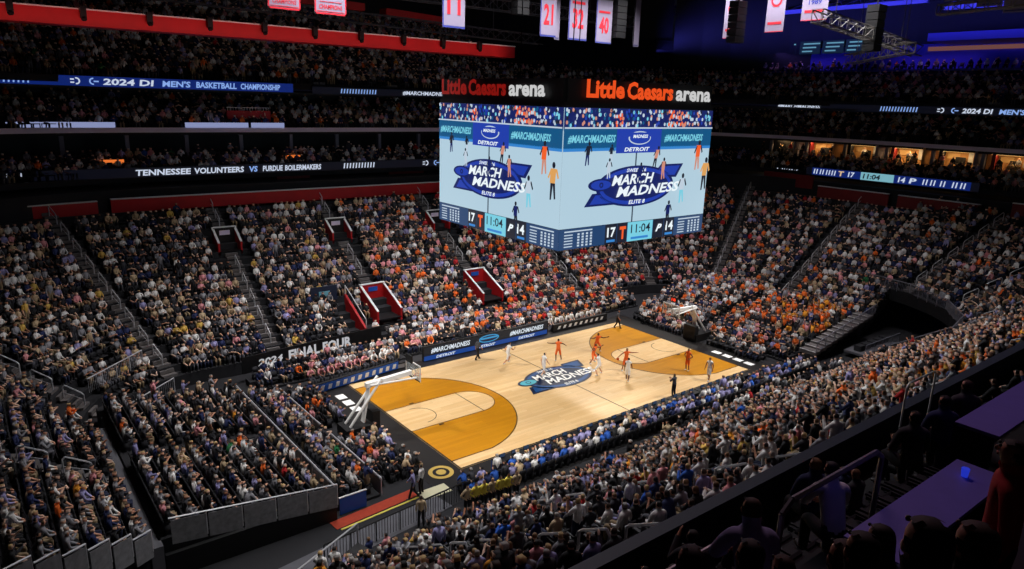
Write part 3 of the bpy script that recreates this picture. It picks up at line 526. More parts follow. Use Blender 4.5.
# ------------------------------------------------------------------ hanging banners
BW = mat('banner_cloth', (132, 124, 146), .9, noise=.05); BR = mat('banner_red', (190, 20, 40), .9); BB = mat('banner_blue', (40, 50, 130), .9)
def banner(x, y, z0, wd, h, axis, txt, label, style):
    u = (1, 0, 0) if axis == 'x' else (0, -1, 0); t = empty('banner', (x + u[0] * wd / 2, y + u[1] * wd / 2, z0), 0, label, 'banner'); s = Sheet((x, y, z0), u, (0, 0, 1), .01)
    s.g.hexa([s.P(a, b, l) for l in (-4, 0) for a, b in ((0, 0), (wd, 0), (wd, h), (0, h))], BW); s.obj('cloth', t)
    if style == 'num': s.text(txt, wd * .2, h * .22, wd * .6, h * .38, 2, BR, 0, .03); s.rect(wd * .15, h * .68, wd * .85, h * .73, 2, BR); s.rect(0, 0, wd, h * .035, 2, BB); s.rect(0, 0, wd * .05, h, 1, BB)
    if style == 'champ':
        s.rect(0, 0, wd, .12, 1, BR); s.rect(0, 0, .1, h, 1, BR); s.rect(wd - .1, 0, wd, h, 1, BR); s.text('CHAMPIONS', wd * .13, .35, wd * .74, .3, 2, BR, 0, .02); s.rect(wd * .15, .8, wd * .85, .84, 2, BR); s.rect(.15, .18, wd - .15, .22, 2, BR)
    if style == 'year': s.ell(wd / 2, h * .62, wd * .3, wd * .3, 2, BR); s.ell(wd / 2, h * .62, wd * .2, wd * .2, 3, BW); s.text(txt, wd * .25, h * .3, wd * .5, .36, 2, BB, 0, .03); s.rect(wd * .12, h * .15, wd * .88, h * .2, 2, BR); s.rect(0, 0, wd, .06, 2, BR)
    if style == 'plain': s.rect(.1, .1, wd - .1, .16, 2, BB)
    if style != 'plain' or True: s.obj('print', t)
    g = G(); g.tube(s.P(0, h, 1), s.P(wd, h, 1), .05, TRUSSM)
    for a in (.1, .9): g.tube(s.P(wd * a, h, 1), s.P(wd * a, 0, 1) + Vector((0, 0, 43 - z0)), .015, BLACK, 4)
    part(g, 'hanging_pole', t)
banner(-4.6, 10, 26.35, 2.05, 4.4, 'x', '11', 'white retired number banner with a red 11, hanging over the far side', 'num')
banner(5.1, 10, 26.4, 1.75, 4.4, 'x', '21', 'white banner with a red 21, first of three hanging close together', 'num'); banner(8.3, 10, 26.35, 2.2, 4.4, 'x', '32', 'white banner with a red 32, middle of three hanging close together', 'num'); banner(11.6, 10, 26.3, 2.0, 3.8, 'x', '40', 'white banner with a red 40, last of three hanging close together', 'num')
banner(7.25, 10.6, 26.3, .55, 4.4, 'x', '', 'narrow white banner edge showing beside the number 21 banner', 'plain'); banner(16.5, 10, 26.3, .8, 4.2, 'x', '', 'narrow white banner with a red edge next to the dark speaker cluster', 'plain')
banner(-18, 10, 26.45, 2.2, 3, 'x', '', 'white and red champions banner, closer to the far corner of the two', 'champ'); banner(-14.8, 10, 26.4, 2.3, 3, 'x', '', 'white and red champions banner, closer to the number 11 banner', 'champ')
banner(-21.2, 10, 26.9, 1.9, 3, 'x', '', 'white banner bottom edge at the top of the picture above the red beam', 'champ')
banner(20, 2.5, 26.9, 1.7, 4, 'y', '', 'pinkish white banner with red print, hanging above the video board end', 'year'); banner(20, -1.7, 27.2, 1.7, 4, 'y', '', 'pinkish banner half hidden behind the lighting truss', 'year'); banner(20, -4.9, 27.9, 2.2, 4, 'y', '1989', 'white banner printed 1989 above a red round crest', 'year')
for i, (y, z) in enumerate(((-15.6, 28.5), (-17.7, 28.0), (-19.3, 27.5))): banner(20, y, z, 1.5, 3, 'y', '', f'plain white banner over the near corner, {ORD[i]} of three from the trusses', 'plain')

# ------------------------------------------------------------------ red gondola beam, trusses, speaker clusters
t = empty('gondola_bridge', (-12, 27, 26), 0, 'long bright red gondola beam with lamps hung above the far stand', 'gondola'); g = G(); g.beam((-44, 26.6, 26.7), (14.5, 26.6, 26.7), 2.2, 1.15, REDW); part(g, 'red_beam', t)
g = G(); g.beam((-44, 25.45, 26.78), (14.5, 25.45, 26.78), .12, .1, WHITE); part(g, 'edge_strip', t)
for i in range(12): x = -40 + i * 4.5; g = G(); g.box((x, 25.1, 26.5), (.4, .4, .8), BLACK); g.tube((x, 25.1, 26.9), (x, 25.4, 27.6), .05, BLACK); g.tube((x, 25.1, 26.2), (x, 24.95, 25.95), .2, BLACK); part(g, 'lamp_housing', t)
t = empty('roof_gondola', (-12, 34, 30), 0, 'second red beam higher up behind the champions banners', 'gondola'); g = G(); g.beam((-26, 34, 30.9), (0.5, 34, 30.4), 1.6, .75, REDW); part(g, 'red_beam', t); g = G(); g.beam((3, 34, 30.2), (13, 34, 29.8), 1.6, .7, REDW); part(g, 'end_beam', t)
def truss(a, b, sz, label, seg=1.3, m=TRUSSM):
    a, b = Vector(a), Vector(b); d = (b - a); n = max(2, int(d.length / seg)); t = empty('lighting_truss', (a + b) / 2, 0, label, 'truss'); sdv = Vector((-d.y, d.x, 0)).normalized() * sz / 2; u = Vector((0, 0, sz / 2)); g = G()
    cs = [sdv + u, sdv - u, -sdv - u, -sdv + u]
    for c in cs: g.tube(a + c, b + c, .05, m, 5)
    part(g, 'chord', t); g = G()
    for i in range(n):
        p, q = a + d * i / n, a + d * (i + 1) / n
        for j in range(4): g.tube(p + cs[j], q + cs[(j + 1) % 4], .028, m, 4); g.tube(p + cs[j], p + cs[(j + 1) % 4], .028, m, 4)
    part(g, 'brace', t)
    g = G()
    for f in (.15, .85): g.tube(a + d * f + u, Vector(((a + d * f).x, (a + d * f).y, 43)), .03, m, 4)
    part(g, 'hanging_cable', t); return t
truss((-26, 23, 28.2), (16, 23, 27.4), .9, 'long dark truss running above the red gondola beam'); truss((-20, 17, 29.5), (24, 17, 29.5), 1.0, 'dark truss over the far stand behind the number banners')
truss((12, -11, 27.2), (28, -10.8, 25.9), .8, 'diagonal truss crossing in front of the 1989 banner', 1.2, mat('lit_truss', (135, 130, 125), .45, .3)); truss((9, -20, 26.6), (9, -26, 26.9), .5, 'short bright truss under the plain white banners', .6, MATS['lit_truss'])  # paler copy of the truss colour, standing in for light on it
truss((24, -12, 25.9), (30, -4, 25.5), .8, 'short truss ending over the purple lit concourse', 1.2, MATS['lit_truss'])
for i, (x, y, z) in enumerate(((2.9, 10, 29.5), (14.4, 10, 28.5), (17, -1, 27.8), (20, -11, 27.0))):
    t = empty('speaker_cluster', (x, y, z), 0, ['black speaker column hanging just before the row of number banners', 'black speaker column hanging past the end of the number banners', 'black speaker column in front of the pinkish banners', 'small black lamp cluster at the diagonal truss'][i], 'speaker')
    for k in range(6): g = G(); g.box((x, y, z + 1.4 - k * .55), (1.2, .9, .5), BLACK); part(g, 'speaker_box', t)
    g = G(); g.tube((x, y, z + 1.6), (x, y, 43), .04, BLACK, 4); part(g, 'hanging_cable', t)
# purple-blue lit concourse high on the east side
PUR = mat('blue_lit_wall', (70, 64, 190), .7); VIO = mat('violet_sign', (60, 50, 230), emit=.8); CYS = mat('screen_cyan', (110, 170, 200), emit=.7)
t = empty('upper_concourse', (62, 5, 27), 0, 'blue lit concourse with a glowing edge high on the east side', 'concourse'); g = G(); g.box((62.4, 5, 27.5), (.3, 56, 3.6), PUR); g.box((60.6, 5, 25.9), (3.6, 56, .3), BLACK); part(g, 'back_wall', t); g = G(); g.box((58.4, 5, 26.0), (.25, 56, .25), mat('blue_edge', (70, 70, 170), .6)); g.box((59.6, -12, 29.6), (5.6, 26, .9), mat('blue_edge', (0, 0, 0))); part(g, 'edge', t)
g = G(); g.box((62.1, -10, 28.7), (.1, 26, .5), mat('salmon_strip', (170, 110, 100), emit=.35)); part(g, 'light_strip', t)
t = empty('wall_screen', (61, 17, 29), 0, 'bright cyan and white screens on the wall above the east upper deck', 'screen')
for i, (y, wd) in enumerate(((22.5, 3.6), (18.6, 3.0), (15.2, 3.0), (12.2, 2.4))): g = G(); g.box((61.6, y, 29.4), (.2, wd, 1.7), mat('screen_case', (24, 44, 70), emit=.5)); q = part(g, 'display', t); g = G(); [g.box((61.45, y + (r_ - 1) * .3, 29.9 - r_ * .5), (.1, wd * (.8 - .15 * r_), .17), CYS) for r_ in range(3)]; o = part(g, 'picture', t)
for y0, y1, z in ((52, 36, 35.6), (27, 3, 34.4), (1, -14, 33.4)):
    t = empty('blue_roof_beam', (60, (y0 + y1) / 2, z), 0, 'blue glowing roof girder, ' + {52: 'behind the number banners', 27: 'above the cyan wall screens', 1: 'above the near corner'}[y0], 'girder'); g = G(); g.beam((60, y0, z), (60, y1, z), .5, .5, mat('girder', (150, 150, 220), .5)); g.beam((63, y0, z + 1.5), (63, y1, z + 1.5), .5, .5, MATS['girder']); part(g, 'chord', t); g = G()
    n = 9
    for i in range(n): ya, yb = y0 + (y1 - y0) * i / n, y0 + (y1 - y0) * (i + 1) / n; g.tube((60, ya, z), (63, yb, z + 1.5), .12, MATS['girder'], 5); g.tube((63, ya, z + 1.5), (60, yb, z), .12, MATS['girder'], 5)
    part(g, 'brace', t)
# aisle strips of the east and far upper decks
for i, (x, y, rz) in enumerate([(31 + UD0, yy, 0) for yy in (12, 1.5, -8.5)] + [(xx, 14 + UD0, math.pi / 2) for xx in (-23.5, -12.8, -3.5, 5.2)]):
    g = G()
    for r in range(7 if rz == 0 else 17): d = r * .82 + .4; g.box((x + math.cos(rz) * d, y + math.sin(rz) * d, UZ0 + r * UST + .12), (.8, 1.3, .26), CONC, rz)
    struct(g.obj('stairs'))

# ------------------------------------------------------------------ people
SK = [mat('skin_%d' % i, c, .6) for i, c in enumerate([(226, 178, 150), (206, 150, 122), (168, 112, 84), (112, 72, 52), (235, 196, 172)])]
HR = [mat('hair_%d' % i, c, .7) for i, c in enumerate([(24, 18, 16), (60, 40, 28), (120, 88, 56), (180, 150, 100), (150, 145, 140), (30, 26, 30)])]
HRN = ['black', 'dark brown', 'light brown', 'blond', 'grey', 'black']
SHC = dict(white=(232, 230, 228), grey=(142, 142, 148), charcoal=(52, 52, 58), black=(20, 20, 24), orange=(244, 112, 34), gold=(214, 176, 84), navy=(30, 42, 88), blue=(36, 92, 190), tan=(190, 166, 132), red=(190, 30, 36), pink=(226, 150, 156), lavender=(152, 148, 196), green=(40, 120, 70), yellow=(240, 220, 90), amber=(240, 160, 40), olive=(92, 92, 60))
SHM = {k: mat('cloth_' + k, c, .85) for k, c in SHC.items()}
PTM = {k: mat('trousers_' + k, c, .85) for k, c in dict(black=(18, 18, 22), navy=(30, 38, 66), grey=(84, 84, 92), tan=(150, 130, 100)).items()}
SHOE = mat('shoe', (60, 58, 60), .6); EYE = mat('eye', (20, 16, 14), .3); BALLM = mat('basketball_orange', (214, 96, 36), .6)
def skeleton(p, hands=False):
    """joints and bones of a pose. p: pelvis z, lean (chest forward), arms [(elbow, wrist)] and legs [(knee, ankle)] offsets, facing +y"""
    pz, ln = p['pz'], p.get('lean', 0); J = []; B = []
    def j(x, y, z, r): J.append(((x, y, z), r)); return len(J) - 1
    def b(a, c, t): B.append((a, c, t))
    pv = j(0, 0, pz, (.165, .125)); wa = j(0, ln * .3, pz + .2, (.15, .11)); ch = j(0, ln * .7, pz + .38, (.17, .12)); ut = j(0, ln, pz + .50, (.12, .09)); nk = j(0, ln + .01, pz + .58, .058); hb = j(0, ln + .03 + p.get('nod', 0) * .4, pz + .67, .082); ht = j(0, ln + .03 + p.get('nod', 0), pz + .79, .082)
    b(pv, wa, 'shirt'); b(wa, ch, 'shirt'); b(ch, ut, 'shirt'); b(ut, nk, 'shirt'); b(nk, hb, 'skin'); b(hb, ht, 'head')
    for i, sx in enumerate((-1, 1)):
        e, w_ = p['arms'][i]; sh = j(sx * .175, ln, pz + .47, .062); el = j(sx * .175 + e[0] * sx, ln + e[1], pz + .47 + e[2], .047); wr = j(sx * .175 + w_[0] * sx, ln + w_[1], pz + .47 + w_[2], .033)
        E_v, W_v = Vector(J[el][0]), Vector(J[wr][0]); d = (W_v - E_v).normalized(); pm = W_v + d * .07; pa = j(*pm, (.045, .03)); b(ut, sh, 'shirt'); b(sh, el, 'sleeve'); b(el, wr, 'fore'); b(wr, pa, 'skin')
        if hands:
            cr = d.cross(Vector((sx, 0.2, .3))).normalized()
            for k, (of, L1) in enumerate(((-.03, .07), (-.01, .085), (.01, .08), (.03, .062))):
                q = pm + d * .03 + cr * of; f1 = j(*q, .012); q2 = q + d * L1 * .55; f2 = j(*q2, .010); q3 = q2 + (d + Vector((-sx * .5, 0, -.25))).normalized() * L1 * .5; f3 = j(*q3, .008); b(pa, f1, 'skin'); b(f1, f2, 'skin'); b(f2, f3, 'skin')
            q = W_v + d * .035 - cr * .045; t1 = j(*q, .013); q2 = q + (d - cr * .9).normalized() * .05; t2 = j(*q2, .009); b(pa, t1, 'skin'); b(t1, t2, 'skin')
        else:
            q = pm + d * .07; f = j(*q, .022); b(pa, f, 'skin')
    for i, sx in enumerate((-1, 1)):
        k, a = p['legs'][i]; hp = j(sx * .095, 0, pz - .03, .092); kn = j(sx * .095 + k[0] * sx, k[1], k[2], .062); an = j(sx * .095 + a[0] * sx, a[1], a[2], .045); td = p.get('toe', (0, .15))
        to = j(sx * .11 + a[0] * sx, a[1] + .15, max(.035, a[2] - .06), .036); he = j(sx * .1 + a[0] * sx, a[1] - .02, max(.04, a[2] - .05), .045)
        b(pv, hp, 'thigh'); b(hp, kn, 'thigh'); b(kn, an, 'shin'); b(an, he, 'shoe'); b(he, to, 'shoe')
    return J, B
def A(e, w_): return (e, w_)
ST = [((.02, .02, .5), (.03, -.03, .09))] * 2; SI = [((.04, .44, .48), (.05, .42, .09)), ((.03, .45, .48), (.04, .36, .09))]
DN = A((.06, -.02, -.28), (.07, .06, -.52)); LAP = A((.06, .06, -.27), (-.04, .28, -.36)); CLAP = A((.10, .12, -.22), (-.12, .33, -.1)); UPA = A((.12, .05, .2), (.1, .08, .46)); PHN = A((.08, .14, -.2), (-.05, .34, .02)); CHIN = A((.05, .2, -.25), (-.1, .26, .02))
POSES = dict(
    sit=dict(pz=.53, lean=.04, arms=[LAP, LAP], legs=SI), sit_lean=dict(pz=.53, lean=.22, arms=[A((.08, .12, -.24), (-.06, .3, -.34))] * 2, legs=SI, nod=.05), sit_clap=dict(pz=.53, lean=.08, arms=[CLAP, CLAP], legs=SI), sit_phone=dict(pz=.53, lean=.03, arms=[PHN, LAP], legs=SI, nod=.03), sit_back=dict(pz=.53, lean=-.06, arms=[A((.12, .0, -.26), (.06, .22, -.34))] * 2, legs=SI),
    stand=dict(pz=.95, arms=[DN, DN], legs=ST), stand_clap=dict(pz=.95, lean=.03, arms=[CLAP, CLAP], legs=ST), stand_cheer=dict(pz=.95, lean=-.02, arms=[UPA, UPA], legs=ST), stand_hips=dict(pz=.95, arms=[A((.2, -.05, -.24), (.0, .06, -.42))] * 2, legs=ST), stand_phone=dict(pz=.95, arms=[PHN, DN], legs=ST, nod=.02),
    run=dict(pz=.93, lean=.14, arms=[A((.1, -.2, -.2), (.08, -.05, -.38)), A((.08, .16, -.22), (.0, .36, -.14))], legs=[((.02, .32, .62), (.02, .16, .22)), ((.03, -.12, .48), (.03, -.46, .24))]),
    guard=dict(pz=.78, lean=.16, arms=[A((.26, .1, -.08), (.5, .2, .0)), A((.26, .1, -.08), (.5, .2, .0))], legs=[((.16, .2, .45), (.2, .0, .09)), ((.16, .14, .45), (.24, -.06, .09))]),
    spread=dict(pz=.94, lean=.05, arms=[A((.27, .02, -.02), (.52, .08, .0)), A((.22, .05, -.1), (.42, .12, -.24))], legs=[((.05, .1, .5), (.08, -.06, .09)), ((.1, .06, .5), (.2, .1, .09))]),
    walk=dict(pz=.94, lean=.04, arms=[A((.06, -.1, -.27), (.06, -.04, -.52)), A((.06, .08, -.27), (.05, .24, -.46))], legs=[((.02, .14, .5), (.02, .24, .09)), ((.02, -.02, .49), (.02, -.26, .13))]),
    reach=dict(pz=.53, lean=.16, arms=[A((.24, .1, -.04), (.5, .18, -.02)), LAP], legs=SI))
def grow(pose, sub, hands):
    J, B = skeleton(POSES[pose], hands); me = bpy.data.meshes.new('sk'); me.from_pydata([q[0] for q in J], [(a, c) for a, c, t in B], []); o = bpy.data.objects.new('sk', me); COL.objects.link(o)
    md = o.modifiers.new('s', 'SKIN'); md.branch_smoothing = .3
    for i, (q, r) in enumerate(J): sv = me.skin_vertices[0].data[i]; sv.radius = (r if isinstance(r, tuple) else (r, r)); sv.use_root = (i == 0)
    if sub: m2 = o.modifiers.new('u', 'SUBSURF'); m2.levels = sub; m2.render_levels = sub
    bpy.context.view_layer.update(); out = bpy.data.meshes.new_from_object(o.evaluated_get(bpy.context.evaluated_depsgraph_get()))
    vs_ = np.array([v.co[:] for v in out.vertices]); fs = [tuple(p.vertices) for p in out.polygons]; bpy.data.objects.remove(o)
    hd = Vector(J[6][0]) * .55 + Vector(J[5][0]) * .45; a_ = np.array([J[a][0] for a, c, t in B]); b_ = np.array([J[c][0] for a, c, t in B]); ab = b_ - a_; reg = []
    for f in fs:
        c = vs_[list(f)].mean(0); t = np.clip(((c - a_) * ab).sum(1) / (ab ** 2).sum(1), 0, 1); rr = np.array([max(J[a][1]) if isinstance(J[a][1], tuple) else J[a][1] for a, c_, t_ in B])
        k = int(np.argmin(np.linalg.norm(a_ + ab * t[:, None] - c, axis=1) / (rr + .05))); tg = B[k][2]
        if tg in ('head', 'skin') and c[2] > hd.z - .12 and abs(c[0]) < .14 and np.linalg.norm(c - np.array(hd)) < .2: tg = 'hair' if (c[2] - hd.z > .035 - (c[1] - hd.y) * .2 or (c[1] - hd.y < -.015 and c[2] - hd.z > -.07)) else 'skin'
        if tg == 'head': tg = 'skin'
        reg.append(tg)
    return vs_, fs, reg, hd
def shell(vs_, fs, reg, tags, off, name):
    """a garment: the faces of the chosen regions, lifted off the body"""
    pick = [i for i, r in enumerate(reg) if r in tags]; nrm = np.zeros_like(vs_)
    for f in fs:
        a, b, c = vs_[f[0]], vs_[f[1]], vs_[f[2]]; n = np.cross(b - a, c - a)
        for i in f: nrm[i] += n
    nrm /= np.linalg.norm(nrm, axis=1)[:, None] + 1e-9; used = sorted({i for k in pick for i in fs[k]}); mp = {i: k for k, i in enumerate(used)}; me = bpy.data.meshes.new(name)
    me.from_pydata([tuple(vs_[i] + nrm[i] * off) for i in used], [], [tuple(mp[i] for i in fs[k]) for k in pick]); me.polygons.foreach_set('use_smooth', [True] * len(pick)); me.materials.append(None); return me
KIT = {}
def kit(pose, style, sub=1, hands=False):
    """shared meshes of a clothed figure: body, hair, top, bottoms, shoes"""
    k = (pose, style, sub, hands)
    if k in KIT: return KIT[k]
    vs_, fs, reg, hd = grow(pose, sub, hands); g = G(); g.add([tuple(v) for v in vs_], fs, None); g.mats = []
    b = G(); b.add([tuple(v) for v in vs_], fs, SK[0])
    b.ball((hd.x, hd.y + .088, hd.z - .02), (.013, .018, .02), SK[0], 6, 4)
    for sx in (-1, 1): b.ball((sx * .078, hd.y, hd.z - .05), (.01, .02, .026), SK[0], 6, 4); b.ball((sx * .032, hd.y + .076, hd.z + .012), .012, EYE, 6, 4)
    b.box((0, hd.y + .08, hd.z - .055), (.045, .012, .01), mat('lips', (160, 80, 76), .6))
    body = b.mesh('body'); body.polygons.foreach_set('use_smooth', [True] * len(body.polygons))
    top = {'long': ('shirt', 'sleeve', 'fore'), 'tee': ('shirt', 'sleeve'), 'jersey': ('shirt',)}[style]
    parts = [('hair', shell(vs_, fs, reg, ('hair',), .012, 'hair')), ('shirt' if style != 'jersey' else 'jersey', shell(vs_, fs, reg, top, .014, 'shirt'))]
    parts += [('trousers' if style != 'jersey' else 'shorts', shell(vs_, fs, reg, ('thigh', 'shin') if style != 'jersey' else ('thigh',), .016, 'trousers')), ('shoes', shell(vs_, fs, reg, ('shoe',), .01, 'shoes'))]
    KIT[k] = (body, parts); return KIT[k]
NP = 0; PLACED = []
def person(pose, style, loc, rz, skin, hair, shirt, pants, label, group=None, sub=1, hands=False, scale=1.0, shoe=SHOE):
    global NP
    body, parts = kit(pose, style, sub, hands); o = bpy.data.objects.new('person', body); COL.objects.link(o); o.location = loc; o.rotation_euler = (0, 0, rz); o.scale = (scale,) * 3; tag(o, label, 'person', group); NP += 1; PLACED.append((loc[0], loc[1], loc[2]))
    o.material_slots[0].link = 'OBJECT'; o.material_slots[0].material = skin
    for (nm, me), m in zip(parts, (hair, shirt, pants, shoe)):
        c = bpy.data.objects.new(nm, me); COL.objects.link(c); c.parent = o; c.material_slots[0].link = 'OBJECT'; c.material_slots[0].material = m
    return o
def look(px, py, tx, ty): return math.atan2(ty - py, tx - px) - math.pi / 2
JO, JW, RS = mat('jersey_orange', (246, 110, 40), .7), mat('jersey_white', (238, 238, 240), .7), mat('referee_grey', (74, 76, 84), .8)
# ten players and three referees
PL = [(2.3, 2.7, 'spread', JO, 3, -25, 'player in orange with both arms spread wide, guarding just beyond the centre logo'), (6.7, 2.6, 'guard', JO, 3, 160, 'player in orange standing at the top edge of the far stained arc'), (4.4, .7, 'guard', JO, 3, 200, 'player in orange bunched tightly with a white player at the logo end'), (5.5, -2.0, 'spread', JO, 2, 150, 'player in orange just behind the white player near the free throw lane tip'), (9.7, -4.9, 'stand_hips', JO, 2, 90, 'player in orange standing still on the near part of the stained arc'),
      (-1.8, 4.3, 'run', JW, 1, -90, 'player in white running beyond the logo, closest to the LED board'), (-.9, .8, 'walk', JW, 0, -90, 'player in white standing on the top edge of the centre logo'), (3.0, -1.5, 'guard', JW, 1, 20, 'player in white crouching at the lettered end of the centre logo'), (3.9, -3.7, 'walk', JW, 3, -60, 'player in white walking in open floor between logo and near sideline'), (9.5, -7.2, 'walk', JW, 2, 100, 'player in white beside the near sideline close to the far corner')]
for x, y, ps, j, sk, rz, lb in PL: person(ps, 'jersey', (x, y, .045), R(rz), SK[sk], HR[0], j, j, lb, sub=2, hands=True, scale=1.1, shoe=WHITE)
for x, y, ps, rz, lb in ((-3.2, 6.6, 'walk', -90, 'referee in grey shirt and black trousers walking along the LED board'), (4.5, -7.8, 'stand_clap', 0, 'referee in grey shirt standing on the near sideline'), (13.0, 6.2, 'walk', 200, 'referee in dark clothes at the far court corner')): person(ps, 'tee', (x, y, .045), R(rz), SK[2], HR[0], RS, PTM['black'], lb, sub=2, hands=True, scale=1.04, shoe=SHOE)
g = G(); g.ball((5.0, -1.55, .98), .12, BALLM, 14, 10); tag(g.obj('basketball'), 'orange basketball held low between two players near the lane tip', 'basketball')
# ushers in yellow jackets in a row by the near wall, officials by the tunnel
for i in range(7): person('stand_hips', 'long', (-16.7 + i * .5, -11.75 - .05 * i, .0), R(180), SK[i % 3], HR[i % 4], SHM['yellow' if i % 3 else 'tan'], PTM['black'], f'person in a pale yellow jacket, {ORD[i]} in the standing row by the near wall', 'row of pale yellow jackets by the near wall')
for x, y, ps, c, rz, lb in ((-31.6, -15.2, 'stand', 'charcoal', -60, 'person in dark clothes standing alone in the dark tunnel under the balustrade'), (-19.2, -11.3, 'stand', 'tan', -30, 'person in tan jacket standing at the end of the black barrier'), (-18.2, -8.8, 'walk', 'lavender', 60, 'person in lavender shirt standing by the corner of the court tables'), (-17.6, -8.6, 'stand', 'white', 30, 'person in white shirt standing by the corner of the court tables'), (-22.6, -12.4, 'sit', 'navy', 20, 'person in navy seated behind the black barrier'), (-21.8, -12.6, 'sit', 'pink', 20, 'person in pink seated behind the black barrier'), (-27.2, -14.2, 'stand', 'charcoal', 40, 'dark clothed person on the tunnel ramp by the white hand cart'), (-28.4, -16.1, 'walk', 'blue', 70, 'person in blue jacket at the bottom edge by the dark tunnel'), (-24.6, -14.6, 'stand', 'black', 10, 'person in black standing at the foot of the ramp stair')):
    person(ps, 'long', (x, y, 0), R(rz), SK[rnd.randrange(4)], HR[rnd.randrange(4)], SHM[c], PTM['black'], lb)
for i in range(10):     # seated squad beyond the court corner, and the bench in white
    person('sit_lean' if i % 3 else 'sit_clap', 'tee', (-16.6 + i * .78, 9.3 + i * .1, .0), R(180 + 8), SK[(i * 2) % 4], HR[i % 2], SHM['pink' if i < 7 else 'white'], PTM['grey'], f'person in a pale top, {ORD[i]} from the corner in the squad behind the blue board', 'squad seated behind the blue board', scale=1.05)
    person('sit_lean' if i % 2 else 'sit', 'tee', (7.2 + i * .68, 9.5, .0), R(180), SK[(i * 3) % 4], HR[0], SHM['white'], PTM['grey'], f'person in white, {ORD[i]} from centre court on the far bench row', 'white shirted bench row at the far corner', scale=1.05)
# people on the dark balcony nearest the viewer, seen from behind
FG = [(-30.57, -36.11, 17.77, 'sit_lean', 'lavender', 1, 'spectator head with brown hair low at the balcony edge behind a reaching arm'), (-31.94, -36.86, 18.47, 'sit', 'charcoal', 0, 'balcony spectator with a rounded reddish lit head at the bottom edge'), (-31.95, -37.36, 18.82, 'sit_back', 'charcoal', 1, 'balcony spectator with a brown lit head, beside the rounded reddish head'), (-32.45, -36.8, 18.6, 'sit', 'black', 0, 'dark balcony spectator head closest to the parapet corner'), (-32.09, -37.5, 19.0, 'sit_back', 'black', 0, 'tall black silhouetted balcony spectator blocking the rail'), (-31.36, -37.47, 18.54, 'sit_lean', 'navy', 0, 'balcony spectator bent low between two tall silhouettes'), (-32.92, -38.1, 19.64, 'sit', 'black', 0, 'very large black silhouetted spectator under the blue lit counter'), (-32.34, -38.09, 19.4, 'sit', 'black', 1, 'balcony spectator with one blond lit cheek at the picture corner'), (-30.0, -37.55, 18.9, 'stand', 'red', 0, 'spectator in a red top standing beyond the blue lit counter'),
      (-24.73, -35.0, 16.75, 'sit', 'charcoal', 0, 'spectator high on the balcony beside the purple lit counter, first of three heads'), (-24.0, -35.1, 16.86, 'sit', 'navy', 0, 'spectator high on the balcony, middle of three heads near the purple counter'), (-23.2, -35.1, 16.93, 'sit', 'charcoal', 1, 'spectator high on the balcony, last of three heads near the purple counter'), (-27.5, -35.3, 16.8, 'sit_lean', 'white', 0, 'seated balcony spectator in a pale top below the thin rail loop'), (-29.5, -35.45, 17.0, 'sit', 'black', 0, 'spectator seated at the blue lit counter with a dark back'), (-26.3, -34.4, 16.2, 'sit', 'navy', 2, 'balcony spectator with light brown hair in the dark middle rows'), (-27.9, -33.6, 15.2, 'sit_phone', 'charcoal', 0, 'balcony spectator holding a phone in the dark middle rows')]
def tier_z(y): r = int(math.floor((-30.7 - y) / .8)); return 10.9 + .82 * max(0, r)
for x, y, hz, ps, c, h, lb in FG:
    hh = POSES[ps]['pz'] + .74; zz = hz - hh * 1.02; person(ps, 'long', (x, y, zz), R(-38 if ps != 'stand' else 20), SK[1], HR[h], SHM[c], PTM['black'], lb, sub=2, hands=True, scale=1.02)
person('reach', 'long', (-31.1, -36.75, 16.6), R(-20), SK[1], HR[1], SHM['lavender'], PTM['black'], 'spectator in a lavender sweater reaching one arm out over the balcony rail', sub=2, hands=True)

# ------------------------------------------------------------------ the seats of the arena: every place, who sits there
PLACES = []      # x, y, z, facing, run, row, position, occupied, colour zone
def add_places(run, row, x, y, nx, ny, z, d, s, occ): PLACES.append((x + nx * d, y + ny * d, z, math.atan2(-ny, -nx) - math.pi / 2, run, row, s, rnd.random() < occ))
def near_aisle(run, s, wd):
    return any(a[0] == run and abs(a[1] - s) < wd for a in AISLES)
LEN = {'far': (-22.3, 22.3), 'near': (-22.4, 22.3), 'west': (-8.2, 5.3), 'east': (-8.4, 5.3)}
for run in ('far', 'near', 'west', 'east'):
    for r in range(17 if run in ('far', 'east') else ROWS):
        s = LEN[run][0] + rnd.random() * .2 - (.9 * r * TREAD if run == 'west' else 0)
        while s < LEN[run][1]:
            blocked = near_aisle(run, s, .85) or any(v[0] == run and abs(v[1] - s) < 1.6 and v[2] - 2 <= r <= v[3] for v in VOMS) or (run == 'far' and -11 < s < -9 and r < 5) or (run == 'east' and r > 5 and s < -5.4)
            if not blocked: x, y, nx, ny = frame(run, s); add_places(run, r, x, y, nx, ny, D0 + (.9 if run == 'west' else 0) + r * STEP, r * TREAD + .5, s, .93 if run != 'west' else .9)
            s += .55
for run, a0, a1, r0 in (('far_west', 90, 180, 0), ('far_east', 0, 90, 0), ('near_east', -90, 0, 6), ('near_west', -112, -90, 0)):
    for r in range(r0, ROWS if run.startswith('near') else 17):
        rad = 8.5 + r * TREAD + .5; n = int(rad * R(a1 - a0) / .56)
        for i in range(n):
            a = a0 + (a1 - a0) * (i + .5) / n
            if near_aisle(run, a, math.degrees(.9 / rad)): continue
            if run == 'far_west' and r < 3 and 140 < a < 176: continue
            x, y, nx, ny = frame(run, a); add_places(run, r, x, y, nx, ny, D0 + r * STEP, r * TREAD + .5, a, .9)
